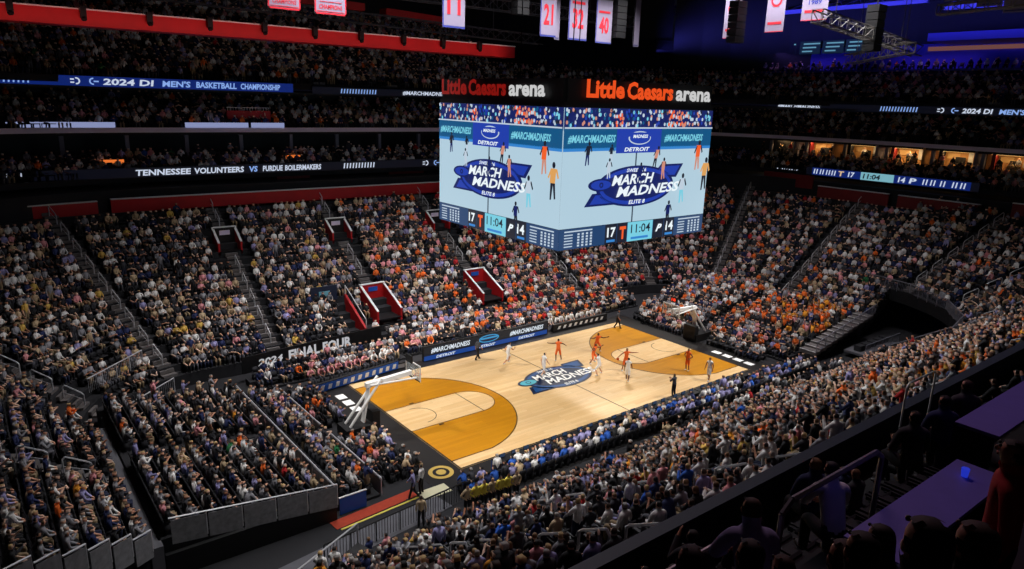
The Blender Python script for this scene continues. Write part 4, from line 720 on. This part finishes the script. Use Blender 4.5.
def block(run, x0, x1, y0, y1, zf, sx, sy, face_, occ):
    x = x0
    row = 0
    if run.startswith('riser'):
        n = int(abs(x1 - x0) / sx)
        for i in range(n):
            xx = x0 + (x1 - x0) * (i + .5) / n; y = y0 + rnd.random() * .2; 
            while y < y1:
                if not (abs(y - (y0 + y1) / 2 - .4) < .6): PLACES.append((xx, y, zf(i / max(1, n - 1)), R(face_), run, i, y, rnd.random() < occ))
                y += sy
    else:
        n = int(abs(y1 - y0) / sy)
        for i in range(n):
            yy = y0 + (y1 - y0) * (i + .5) / n; x = x0 + rnd.random() * .2
            while x < x1: PLACES.append((x, yy, zf(i / max(1, n - 1)), R(face_), run, i, x, rnd.random() < occ)); x += sx
block('riser_west', -22.7, -30.5, -7.7, 8.2, lambda f: .95 + .95 * f, .82, .55, -90, .95); block('riser_west_floor', -19.7, -22.1, -7.2, 7.6, lambda f: .15 + .4 * f, .8, .55, -90, .96)
block('riser_east', 22.6, 30.4, -8.0, 9.2, lambda f: .8 + 1.1 * f, .85, .55, 90, .95); block('riser_east_floor', 18.5, 22.3, -7.8, 8.6, lambda f: .15 + .4 * f, .9, .55, 90, .96)
block('far_floor', -7.6, 20.3, 10.5, 13.8, lambda f: .15 + .6 * f, .56, .82, 180, .93); block('far_floor', -20, -8.3, 10.1, 11.9, lambda f: .15 + .3 * f, .56, .82, 180, .93)
block('near_floor', -15.8, 19, -11.2, -9.5, lambda f: 0, .55, .8, 0, .93); block('near_floor_back', -2.0, 21, -12.9, -11.3, lambda f: .0, .62, .8, 0, .85)
block('west_floor', -19.2, -16.7, -6.8, -1.4, lambda f: 0, .75, .56, -90, .9); block('east_floor', 16.7, 18.2, -7.0, -1.5, lambda f: 0, .75, .56, 90, .9); block('east_floor', 16.7, 18.2, 1.5, 7.6, lambda f: 0, .75, .56, 90, .9); block('west_floor', -19.2, -17.4, 1.6, 7.2, lambda f: 0, .75, .56, -90, .9)
FX = base_path('far_west'); 
def ring_places(run, d0, z0, n, tread, step, occ, gap=.6):
    for r in range(n):
        d = d0 + r * tread + .4; z = z0 + r * step
        for x in np.arange(-36, 22.5, gap):
            if x > -22.5 and rnd.random() < .98: PLACES.append((x + rnd.random() * .1, 14 + d, z, R(180), run, r, x, rnd.random() < occ))
        for y in np.arange(5.5, -26, -gap):
            if r < 6: PLACES.append((31 + d, y, z, R(90), run, r, y, rnd.random() < occ))
        for a0, a1, cx in ((90, 130, -22.5), (0, 90, 22.5)):
            rad = 8.5 + d; k = int(rad * R(a1 - a0) / gap) if not (run == 'upper' and r > 5 and cx > 0) else 0
            for i in range(k): a = R(a0 + (a1 - a0) * (i + .5) / k); PLACES.append((cx + rad * math.cos(a), 5.5 + rad * math.sin(a), z, a + math.pi / 2, run, r, a, rnd.random() < occ))
ring_places('club', 17.8, 13.5, 4, .8, .32, .6); ring_places('suite', 22, 17.5, 6, .8, .42, .7); ring_places('upper', UD0, UZ0, 17, .82, UST, .85)
def zone_colour(x, y, run):
    q = rnd.random(); base = 'black black black black black charcoal charcoal charcoal white white white grey grey grey navy navy tan pink lavender white'.split()
    dx = lambda cx, cy, r: math.hypot(x - cx, y - cy) < r
    if run == 'riser_east' and -8.3 < y < -2.5 and q < .62: return 'orange' if q < .4 else 'amber'
    if run.startswith('riser_east') and q < .24: return 'orange'
    if run in ('far', 'far_floor') and x > 1.5 and q < (.36 if x > 7 else .24): return rnd.choice(['orange', 'orange', 'pink', 'red'])
    if run == 'far_east' and q < (.16 if y < 26 else .08): return rnd.choice(['orange', 'pink', 'orange', 'red'])
    if run in ('far', 'far_floor') and -7 < x <= 1.5 and q < .2: return rnd.choice(['orange', 'pink', 'lavender'])
    if run in ('far', 'far_west') and x < -6 and q < .1: return rnd.choice(['gold', 'white', 'tan'])
    if run == 'near_floor' and q < .55: return rnd.choice(['lavender', 'white', 'navy', 'blue', 'lavender'])
    if run.startswith('near') and ((-6 < x < 6 and y < -24) or dx(11, -20, 4) or dx(-12, -22, 3)) and q < .32: return rnd.choice(['orange', 'amber', 'gold'])
    if run == 'near' and q < .05: return rnd.choice(['orange', 'blue', 'gold', 'red'])
    if q < .012: return rnd.choice(['red', 'blue', 'green', 'amber'])
    if q < .04: return 'orange'
    return rnd.choice(base)
cand = []
for i, P in enumerate(PLACES):
    hp = (P[0], P[1], P[2] + 1.1); q = seen(hp)
    if q[2] > 0 and 4 < q[0] < 1020 and 4 < q[1] < 562 and not hidden_by_balcony((P[0], P[1], P[2] + .9)): cand.append((q[2], i))
cand.sort(); NEAR_SEATS = {i for _, i in cand[:295]}
BIG = []
for _, i in cand:
    if PLACES[i][7] and len(BIG) < 283 - NP: BIG.append(i)
BIGS = set(BIG)
RN = {'near': 'near stand', 'near_west': 'near corner', 'west': 'low end stand', 'riser_west': 'low riser block', 'far_west': 'far corner', 'near_floor': 'courtside seats', 'riser_west_floor': 'basket block', 'near_east': 'corner stand', 'near_floor_back': 'back courtside seats', 'west_floor': 'baseline seats', 'far': 'far stand', 'east': 'end stand'}
order = {}
for i, P in enumerate(PLACES): order.setdefault((P[4], P[5]), []).append((P[6] if P[4] in ('near', 'far', 'near_floor', 'near_floor_back') else P[6], i))
rank = {}
for k, l in order.items():
    l.sort()
    for n_, (_, i) in enumerate(l): rank[i] = n_ + 1
for _i in range(90): _y = 24 - _i * .56; PLACES.append((59.6 + (_i * 7 % 5) * .4, _y, 26.05, R(90), 'suite', 9, _y, rnd.random() < .75))
for _i in range(36): _y = 18.5 - _i * .95 + .5 * rnd.random(); PLACES.append((53.6 + .5 * (_i % 3), _y, 14.95 if _i % 2 else 15.25, R(90), 'suite', 8, _y, rnd.random() < .7))
def ordr(i): P = PLACES[i]; return f'{ordinal(P[5] + 1)} row up', ordinal(min(99, rank[i]))
sitp = ['sit', 'sit', 'sit_lean', 'sit_clap', 'sit_phone', 'sit_back', 'sit']
def pick_look(i):
    P = PLACES[i]; c = zone_colour(P[0], P[1], P[4]); st = rnd.random() < (.09 if P[4] in ('near', 'west', 'riser_west') else .05)
    return c, (rnd.choice(['stand', 'stand_clap', 'stand_phone']) if st else rnd.choice(sitp)), rnd.choice([0, 0, 1, 1, 1, 4, 4, 2, 3]), rnd.randrange(6)
for i in BIG:
    P = PLACES[i]; c, ps, sk, hr = pick_look(i); a, b = ordr(i)
    lb = f"person in {c}, {HRN[hr]} hair, {RN.get(P[4], 'far stand')} {a}, {b} seat from {'tunnel' if P[4] in ('near', 'west', 'riser_west', 'near_floor') else 'corner'}"
    person(ps, 'long' if rnd.random() < .6 else 'tee', (P[0], P[1], P[2] + .01), P[3] + rnd.uniform(-.25, .25), SK[sk], HR[hr], SHM[c], PTM[rnd.choice(['black', 'navy', 'grey', 'tan'])], lb, scale=rnd.uniform(.92, 1.03))
# all the smaller figures together
LOW = {}
for ps in set(sitp) | {'stand', 'stand_clap', 'stand_phone', 'stand_cheer'}:
    vs_, fs, reg, hd = grow(ps, 0, False); LOW[ps] = (vs_, fs, reg)
def lin(m): return tuple(m.node_tree.nodes['Principled BSDF'].inputs['Base Color'].default_value)
def mass(name, items, m):
    """one mesh from many low copies; items: (verts, faces, face colours)"""
    V, LP, LS, C_ = [], [], [], []; nv = 0
    for v, (flat, sizes), c in items: V.append(v); LP.append(flat + nv); LS.append(sizes); C_.append(c); nv += len(v)
    V = np.concatenate(V); LP = np.concatenate(LP); LS = np.concatenate(LS); C_ = np.concatenate(C_); me = bpy.data.meshes.new(name); me.vertices.add(len(V)); me.vertices.foreach_set('co', V.astype(np.float32).ravel()); me.loops.add(len(LP)); me.loops.foreach_set('vertex_index', LP.astype(np.int32)); me.polygons.add(len(LS)); me.polygons.foreach_set('loop_start', np.concatenate([[0], np.cumsum(LS)[:-1]]).astype(np.int32)); me.update(calc_edges=True)
    at = me.attributes.new('tint', 'FLOAT_COLOR', 'FACE'); at.data.foreach_set('color', C_.astype(np.float32).ravel()); me.materials.append(m); o = bpy.data.objects.new(name, me); COL.objects.link(o); return o
def flat(fs): return np.concatenate([np.array(f) for f in fs]), np.array([len(f) for f in fs])
for k in LOW: v, f, r_ = LOW[k]; LOW[k] = (v, flat(f), np.array(r_))
CM = bpy.data.materials.new('crowd_cloth'); CM.use_nodes = True; _b = CM.node_tree.nodes['Principled BSDF']; _b.inputs['Roughness'].default_value = .8; _a = CM.node_tree.nodes.new('ShaderNodeAttribute'); _a.attribute_name = 'tint'; CM.node_tree.links.new(_a.outputs['Color'], _b.inputs['Base Color'])
items = []; SL = {k: np.array(lin(m)) for k, m in SHM.items()}; KL = [np.array(lin(m)) for m in SK]; HL = [np.array(lin(m)) for m in HR]; PLN = [np.array(lin(m)) for m in PTM.values()]; SHL = np.array(lin(SHOE))
for i, P in enumerate(PLACES):
    if not P[7] or i in BIGS: continue
    q = seen((P[0], P[1], P[2] + 1))
    if q[2] < 0 or not (-60 < q[0] < 1084 and -40 < q[1] < 600): continue
    c, ps, sk, hr = pick_look(i)
    if P[4] == 'riser_east' and P[1] < -2.5 and rnd.random() < .5: ps = rnd.choice(['stand', 'stand_clap', 'stand_cheer'])
    v, f, rg = LOW[ps]; a = P[3] + rnd.uniform(-.3, .3); s_ = rnd.uniform(.92, 1.04); ca, sa = math.cos(a) * s_, math.sin(a) * s_; W_ = np.stack([v[:, 0] * ca - v[:, 1] * sa + P[0], v[:, 0] * sa + v[:, 1] * ca + P[1], v[:, 2] * s_ + P[2]], 1)
    col = np.empty((len(rg), 4)); sc = SL[c] * rnd.uniform(.8, 1.15); sc[3] = 1; col[:] = sc; col[rg == 'skin'] = KL[sk]; col[rg == 'hair'] = HL[hr]; col[(rg == 'thigh') | (rg == 'shin')] = rnd.choice(PLN); col[rg == 'shoe'] = SHL
    if rnd.random() < .4: col[rg == 'fore'] = KL[sk]
    items.append((W_, f, col))
o = mass('spectators', items, CM); tag(o, 'packed crowd of thousands of spectators filling the stands all around the court', 'crowd', kind='stuff')
# seats: a tip-up chair, the nearest as objects, the rest as one mass
def seat_geo(g, which):
    if which in ('pan', 0): g.box((0, .02, .43), (.46, .44, .07), SEATM)
    if which in ('back', 0): g.add([(-.23, -.2, .42), (.23, -.2, .42), (.23, -.16, .42), (-.23, -.16, .42), (-.23, -.3, .86), (.23, -.3, .86), (.23, -.25, .88), (-.23, -.25, .88)], [(0, 3, 2, 1), (4, 5, 6, 7), (0, 1, 5, 4), (1, 2, 6, 5), (2, 3, 7, 6), (3, 0, 4, 7)], SEATM)
    if which in ('base', 0): g.box((-.24, -.04, .24), (.04, .3, .48), SEATM); g.box((.24, -.04, .24), (.04, .3, .48), SEATM); g.box((-.24, .02, .6), (.05, .34, .04), SEATM); g.box((.24, .02, .6), (.05, .34, .04), SEATM)
sg_ = {}
for k in ('pan', 'back', 'base', 0): g = G(); seat_geo(g, k); sg_[k] = g
me_p, me_b, me_f = sg_['pan'].mesh('seat_pan'), sg_['back'].mesh('backrest'), sg_['base'].mesh('seat_base')
sv = np.array(sg_[0].v); sf = flat(sg_[0].f); scol = np.tile(np.array(lin(SEATM)), (len(sg_[0].f), 1)); items = []
for i, P in enumerate(PLACES):
    if i in NEAR_SEATS:
        o = bpy.data.objects.new('folding_chair', me_f); COL.objects.link(o); o.location = P[:3]; o.rotation_euler = (0, 0, P[3]); a, b = ordr(i)
        tag(o, f"dark folding seat, {RN.get(P[4], 'far stand')} {a}, {b} place from {'tunnel' if P[4] in ('near', 'west', 'riser_west', 'near_floor') else 'corner'}" + ('' if P[7] else ', empty'), 'chair', 'dark folding seats of the stands')
        for nm, me in (('seat_pan', me_p), ('backrest', me_b)): c = bpy.data.objects.new(nm, me); COL.objects.link(c); c.parent = o
        continue
    q = seen((P[0], P[1], P[2] + .5))
    if q[2] < 0 or not (-60 < q[0] < 1084 and -40 < q[1] < 600): continue
    if P[7] and rnd.random() < .5 and P[4] in ('upper', 'club', 'suite'): continue
    ca, sa = math.cos(P[3]), math.sin(P[3]); items.append((np.stack([sv[:, 0] * ca - sv[:, 1] * sa + P[0], sv[:, 0] * sa + sv[:, 1] * ca + P[1], sv[:, 2] + P[2]], 1), sf, scol))
o = mass('folding_seats', items, CM); tag(o, 'rows of dark folding seats mostly hidden under the crowd', 'seats', kind='stuff')

# ------------------------------------------------------------------ near corner: balustrades, tunnel, carpet, barriers
PANEL = mat('balustrade_panel', (128, 128, 132), .5, noise=.5, scale=5)
def balustrade(pts, h, label, group=None, panel=True, m=PANEL, drop=0):
    c = Vector(pts[0]); t = empty('balustrade', c, 0, label, 'balustrade', group)
    for a, b in zip(pts, pts[1:]):
        a, b = Vector(a), Vector(b); d = (b - a); n = max(1, round(Vector((d.x, d.y, 0)).length / 1.5))
        for i in range(n):
            p, q = a + d * i / n, a + d * (i + .94) / n
            g = G(); 
            if panel: g.beam(p + Vector((0, 0, h - .12)), q + Vector((0, 0, h - .12)), .05, h - .1 + drop, m)
            else:
                for k in range(9): r_ = p + (q - p) * k / 8; g.tube(r_ + Vector((0, 0, .08)), r_ + Vector((0, 0, h - .04)), .016, m, 4)
            part(g, 'panel' if panel else 'bars', t)
            g = G(); g.tube(p, p + Vector((0, 0, h)), .035, RAILM if panel else m, 5); part(g, 'post', t)
        g = G(); g.tube(a + Vector((0, 0, h)), b + Vector((0, 0, h)), .045, RAILM if panel else m, 6); part(g, 'top_rail', t)
    return t
balustrade([(-22.4, -8.45, .95), (-30.2, -8.45, 1.9)], 1.15, 'grey panelled balustrade along the open side of the low riser block', drop=.12)
for k in range(8): balustrade([(-30.95 - k * .85, -8.75 - k * .765, 1.9 + k * STEP), (-31.75 - k * .85, -9.45 - k * .765, 2.1 + k * STEP)], 1.05, f'short stepped balustrade panel, {ORD[k]} one up from the walkway', 'stepped balustrade panels of the low end stand', drop=.25)
balustrade([(-22.45, -8.3, .95), (-22.5, 7.6, .95)], 1.0, 'long pale balustrade across the front of the low riser block', drop=.3); balustrade([(-19.5, -7.6, .1), (-19.55, -1.0, .1)], 1.0, 'pale barrier in front of the floor block behind the basket'); balustrade([(-19.55, 0.2, .1), (-19.6, 7.2, .1)], 1.0, 'pale barrier at the far half of the floor block behind the basket')
g = G(); g.box((-26.4, -8.2, .6), (8, .3, 1.2), BLACK); struct(g.obj('wall_riser_side')); 

t = empty('blue_panel', (-21.3, -7.95, 0), 0, 'bright blue cloth panel closing the end of the floor block by the carpet', 'panel'); g = G(); g.box((-21.35, -8.0, .5), (1.5, .06, .95), BLUEP); part(g, 'cloth', t); g = G(); g.box((-21.35, -8.0, .99), (1.56, .1, .05), WHITE); part(g, 'rail', t)
t = empty('tunnel_carpet', (-20.4, -8.7, 0), 0, 'orange red carpet runner with a yellow edge leading to the court', 'carpet'); g = G(); g.beam((-22.8, -8.75, .03), (-17.9, -8.3, .03), .75, .02, mat('carpet_red', (170, 62, 40), .95, noise=.2, scale=5)); part(g, 'runner', t); g = G(); g.beam((-22.6, -9.25, .03), (-17.9, -8.85, .03), .12, .02, mat('carpet_yellow', (220, 200, 90), .9)); part(g, 'edge_stripe', t)
t = empty('court_entry_mat', (-16.9, -8.9, 0), 0, 'cream mat at the court end of the carpet runner', 'mat'); g = G(); g.box((-16.9, -8.9, .03), (1.7, .9, .04), mat('cream', (220, 215, 180), .9)); part(g, 'surface', t)
g = G(); g.beam((-30, -11.8, .03), (-17, -9.9, .03), 1.6, .04, CONC); struct(g.obj('path_tunnel'))
balustrade([(-24.4, -11.4, 0), (-16.0, -10.5, 0)], 1.1, 'black barred crowd barrier between the tunnel path and the near floor', panel=False, m=BLACK)
t = empty('ramp_stair', (-26, -13, 0), 0, 'dark side ramp with a pale hand rail beside the tunnel path', 'ramp'); g = G(); g.add([(-28.5, -13.6, 0), (-23, -12.0, 0), (-23, -12.0, 1.0), (-28.5, -13.6, .1), (-28.1, -15, 0), (-22.6, -13.4, 0), (-22.6, -13.4, 1.0), (-28.1, -15, .1)], [(0, 1, 2, 3), (7, 6, 5, 4), (0, 4, 5, 1), (1, 5, 6, 2), (2, 6, 7, 3), (3, 7, 4, 0)], BLACK); part(g, 'ramp_deck', t); g = G(); g.path([(-28.5, -13.6, .2), (-28.5, -13.6, 1.1), (-23, -12, 2.0), (-23, -12, 1)], .04, RAILM); part(g, 'hand_rail', t)
t = empty('hand_cart', (-27.4, -12.2, 0), 0, 'pale flat hand cart parked in the dark tunnel', 'cart'); g = G(); g.beam((-28.2, -12.6, .45), (-26.6, -11.7, .45), .6, .08, mat('pale_grey', (190, 190, 195), .6)); part(g, 'deck', t); g = G(); g.path([(-28.2, -12.3, .45), (-28.3, -12.35, 1.1), (-28.1, -12.8, 1.1), (-28.0, -12.75, .45)], .03, RAILM); part(g, 'handle', t)
for k in range(4): g = G(); g.tube((-28.0 + .5 * (k // 2) * 2, -12.5 + .3 * (k % 2) + .4 * (k // 2), .12), (-27.95 + .5 * (k // 2) * 2, -12.55 + .3 * (k % 2) + .4 * (k // 2), .12), .12, BLACK, 10); part(g, 'wheel', t)
t = empty('light_box', (-32.2, -16, 0), 0, 'pale flat case lying at the bottom edge in the tunnel', 'case'); g = G(); g.box((-32.4, -16.6, .35), (1.5, .5, .35), mat('pale_grey', (0, 0, 0))); part(g, 'lid', t); g = G(); g.box((-32.4, -16.6, .1), (1.5, .5, .2), BLACK); part(g, 'body', t)
# rails around the entry void in the far corner stand
balustrade([(-25.6, 10.9, 1.0), (-29.2, 7.6, 1.0)], 1.0, 'pale rail around the entry opening low in the curved far corner', panel=False, m=RAILM); balustrade([(-27.0, 13.2, 2.6), (-30.8, 9.4, 2.6)], 1.0, 'upper pale rail over the entry opening in the curved far corner', panel=False, m=RAILM)
# near-east corner: front rail above the dark tunnel, side rail, broad pale stair of the east riser
p = [(x + nx * 5.0, y + ny * 5.0, D0 + 6 * STEP - .1) for x, y, nx, ny in base_path('near_east')]
balustrade(p[::4], 1.05, 'grey railing along the front of the corner stand above the dark tunnel', panel=False, m=mat('mid_rail', (120, 120, 130), .5, .3)); g = G()
for a, b in zip(p, p[1:]): g.beam(Vector(a) + Vector((0, 0, .15)), Vector(b) + Vector((0, 0, .15)), .2, 1.2, BLACK)
struct(g.obj('wall_corner_front'))
balustrade([(24.0, -14.2, 1.2), (24.0, -25, 8.2)], 1.0, 'side railing at the end of the near stand beside the tunnel', panel=False, m=MATS['mid_rail']); g = G(); g.add([(24.0, -14, 0), (24.0, -30, 0), (24.0, -30, 11.2), (24.0, -14, 1.2), (24.2, -14, 0), (24.2, -30, 0), (24.2, -30, 11.2), (24.2, -14, 1.2)], [(0, 1, 2, 3), (7, 6, 5, 4), (0, 4, 5, 1), (1, 5, 6, 2), (2, 6, 7, 3), (3, 7, 4, 0)], BLACK); struct(g.obj('wall_near_stand_side'))
g = G()
for k in range(11): f = k / 11; g.box((20.5 + 9.6 * (f + .045), -9.1, .9 + 1.9 * f - .1), (.95, 1.5, .3), STAIR)
for k in range(11): g.box((20.5 + 9.6 * k / 11, -9.1, .9 + 1.9 * k / 11 + .06), (.06, 1.5, .02), WHITE)
struct(g.obj('stairs')); balustrade([(20.4, -9.95, .9), (30.2, -9.95, 2.8)], 1.0, 'railing beside the broad pale stair at the end of the east riser', panel=False, m=MATS['mid_rail'])
t = empty('floor_camera_platform', (27, -10.6, 0), 0, 'dark platform with equipment cases in the tunnel mouth beside the broad stair', 'platform'); g = G(); g.box((27.5, -11.2, .5), (6, 1.8, .2), CONC); part(g, 'deck', t)
for k in range(5): g = G(); g.box((25.4 + k * 1.1, -11.2, .85), (.8, .6, .5), DCONC); part(g, 'case', t)
balustrade([(24.2, -12.3, .6), (30.4, -12.3, .6)], 1.0, 'low dark railing of the equipment platform in the tunnel mouth', panel=False, m=MATS['mid_rail'])
t = empty('corner_board', (30.6, 17.0, 1.2), 0, 'dark lettered board on the landing wall under the video board end', 'board'); g = G(); g.box((30.4, 15.7, 1.5), (.2, 3.2, 1.1), BLACK, R(-35)); part(g, 'panel', t); g = G(); g.box((30.24, 15.6, 1.5), (.05, 1.6, .3), WHITE, R(-35)); part(g, 'lettering', t)

# ------------------------------------------------------------------ near balcony: parapet, dark steps, counters, rail loops
g = G()
for r in range(12): y = -30.7 - r * .8; g.box((-12, y - .4, 5.45 + .41 * r), (60, .8, 10.9 + .82 * r), DCONC)
struct(g.obj('balcony_floor'))
NAVYP = mat('parapet_navy', (24, 24, 48), .6); t = empty('balcony_parapet', (-12, -30.4, 10.9), 0, 'long dark navy parapet along the balcony edge above the near stand', 'parapet'); g = G(); g.box((-12, -30.4, 11.3), (60, .25, 1.9), NAVYP); part(g, 'wall', t); g = G(); g.box((-12, -30.4, 12.28), (60, .32, .07), mat('parapet_cap', (30, 30, 50), .6)); part(g, 'cap', t)
CNT = mat('counter_laminate', (120, 110, 190), .45, noise=.1)
def counter(x0, x1, y, z, label):
    t = empty('loge_counter', ((x0 + x1) / 2, y, z - .8), 0, label, 'counter', None); g = G(); g.box(((x0 + x1) / 2, y, z), (x1 - x0, .55, .05), CNT); part(g, 'counter_top', t); g = G(); g.box(((x0 + x1) / 2, y + .26, z - .4), (x1 - x0, .04, .8), NAVYP); part(g, 'front_panel', t)
    for x in (x0 + .1, x1 - .1): g = G(); g.box((x, y, z - .4), (.06, .4, .8), BLACK); part(g, 'leg', t)
counter(-29.0, -26.3, -36.35, 17.0, 'blue lit counter among the dark balcony seats'); counter(-24.9, -20.5, -35.8, 16.9, 'purple lit counter farther along the dark balcony')
spot('counter_blue_light', (-27.6, -36.0, 20.6), (-27.7, -36.35, 17), 18, 62, (.14, .12, 1), .6, .1); spot('counter_violet_light', (-23.5, -35.6, 20.8), (-23.3, -35.9, 17), 20, 60, (.5, .24, 1), .6, .1)
area('balcony_dim_light', (-20, -27, 30), (-28, -36, 18), 6, 2, 190, (.85, .52, .6), 120)
t = empty('glass_vase', (-26.6, -36.3, 17.03), 0, 'small blue glowing cup on the blue lit counter', 'cup'); g = G(); g.tube((-26.7, -36.3, 17.03), (-26.7, -36.3, 17.13), .035, mat('blue_cup', (40, 60, 220), emit=.6), 10, .045); part(g, 'cup_body', t)
for i, (x, y, z) in enumerate(((-14.6, -30.9, 10.9), (-16.6, -31.6, 11.8), (-25.0, -34.2, 14.2), (-29.9, -35.9, 16.0))):
    g = G(); h = (2.6, 2.9, 2.6, 1.6)[i]; wd = 1.9; g.path([(0, 0, 0), (0, 0, h - .1), (.15, 0, h), (wd - .15, 0, h), (wd, 0, h - .1), (wd, 0, 0)], .03, RAILM if i != 3 else MATS['mid_rail'], 6)
    if i in (0, 3): tag(g.obj('rail_loop', None, (x, y, z), R(0)), ('tall thin upside down U rail at the balcony parapet', 'x', 'x', 'thin rail loop standing in front of the blue lit counter')[i], 'handrail')
g = G(); g.path([(-32.5, -35.4, 16.0), (-32.5, -35.4, 17.0), (-29.5, -35.4, 17.0), (-29.5, -35.4, 16.0)], .02, RAILM, 5); tag(g.obj('balcony_rail'), 'thin horizontal rail low on the balcony behind the silhouetted heads', 'handrail')
for i, (x, y) in enumerate([(-30.5 + k * .62, -32.1) for k in range(16)] + [(-29.5 + k * .62, -33.7) for k in range(14)] + [(-25.5 + k * .62, -34.5) for k in range(14)]):
    o = bpy.data.objects.new('balcony_chair', me_f); COL.objects.link(o); o.location = (x, y, tier_z(y)); rw = 0 if i < 16 else 1 if i < 30 else 2; kk = i - (0, 16, 30)[rw]
    tag(o, f'dark balcony seat, {ordinal(kk + 1)} along the {("lowest", "middle", "highest")[rw]} of the three dark balcony rows', 'chair', 'dark balcony seats')
    for nm, me in (('seat_pan', me_p), ('backrest', me_b)): c = bpy.data.objects.new(nm, me); COL.objects.link(c); c.parent = o
for i in range(14):
    x = -27 + i * 1.5 + rnd.random(); y = -32.0 - .8 * (i % 4)
    person(rnd.choice(['sit', 'sit_lean', 'sit_phone']), 'long', (x, y, tier_z(y)), R(-10), SK[i % 3], HR[i % 4], SHM[['black', 'navy', 'charcoal'][i % 3]], PTM['black'], f'dim spectator in dark clothes, {ORD[i]} along the shadowed balcony rows above the parapet', 'dim spectators in the shadowed balcony rows')
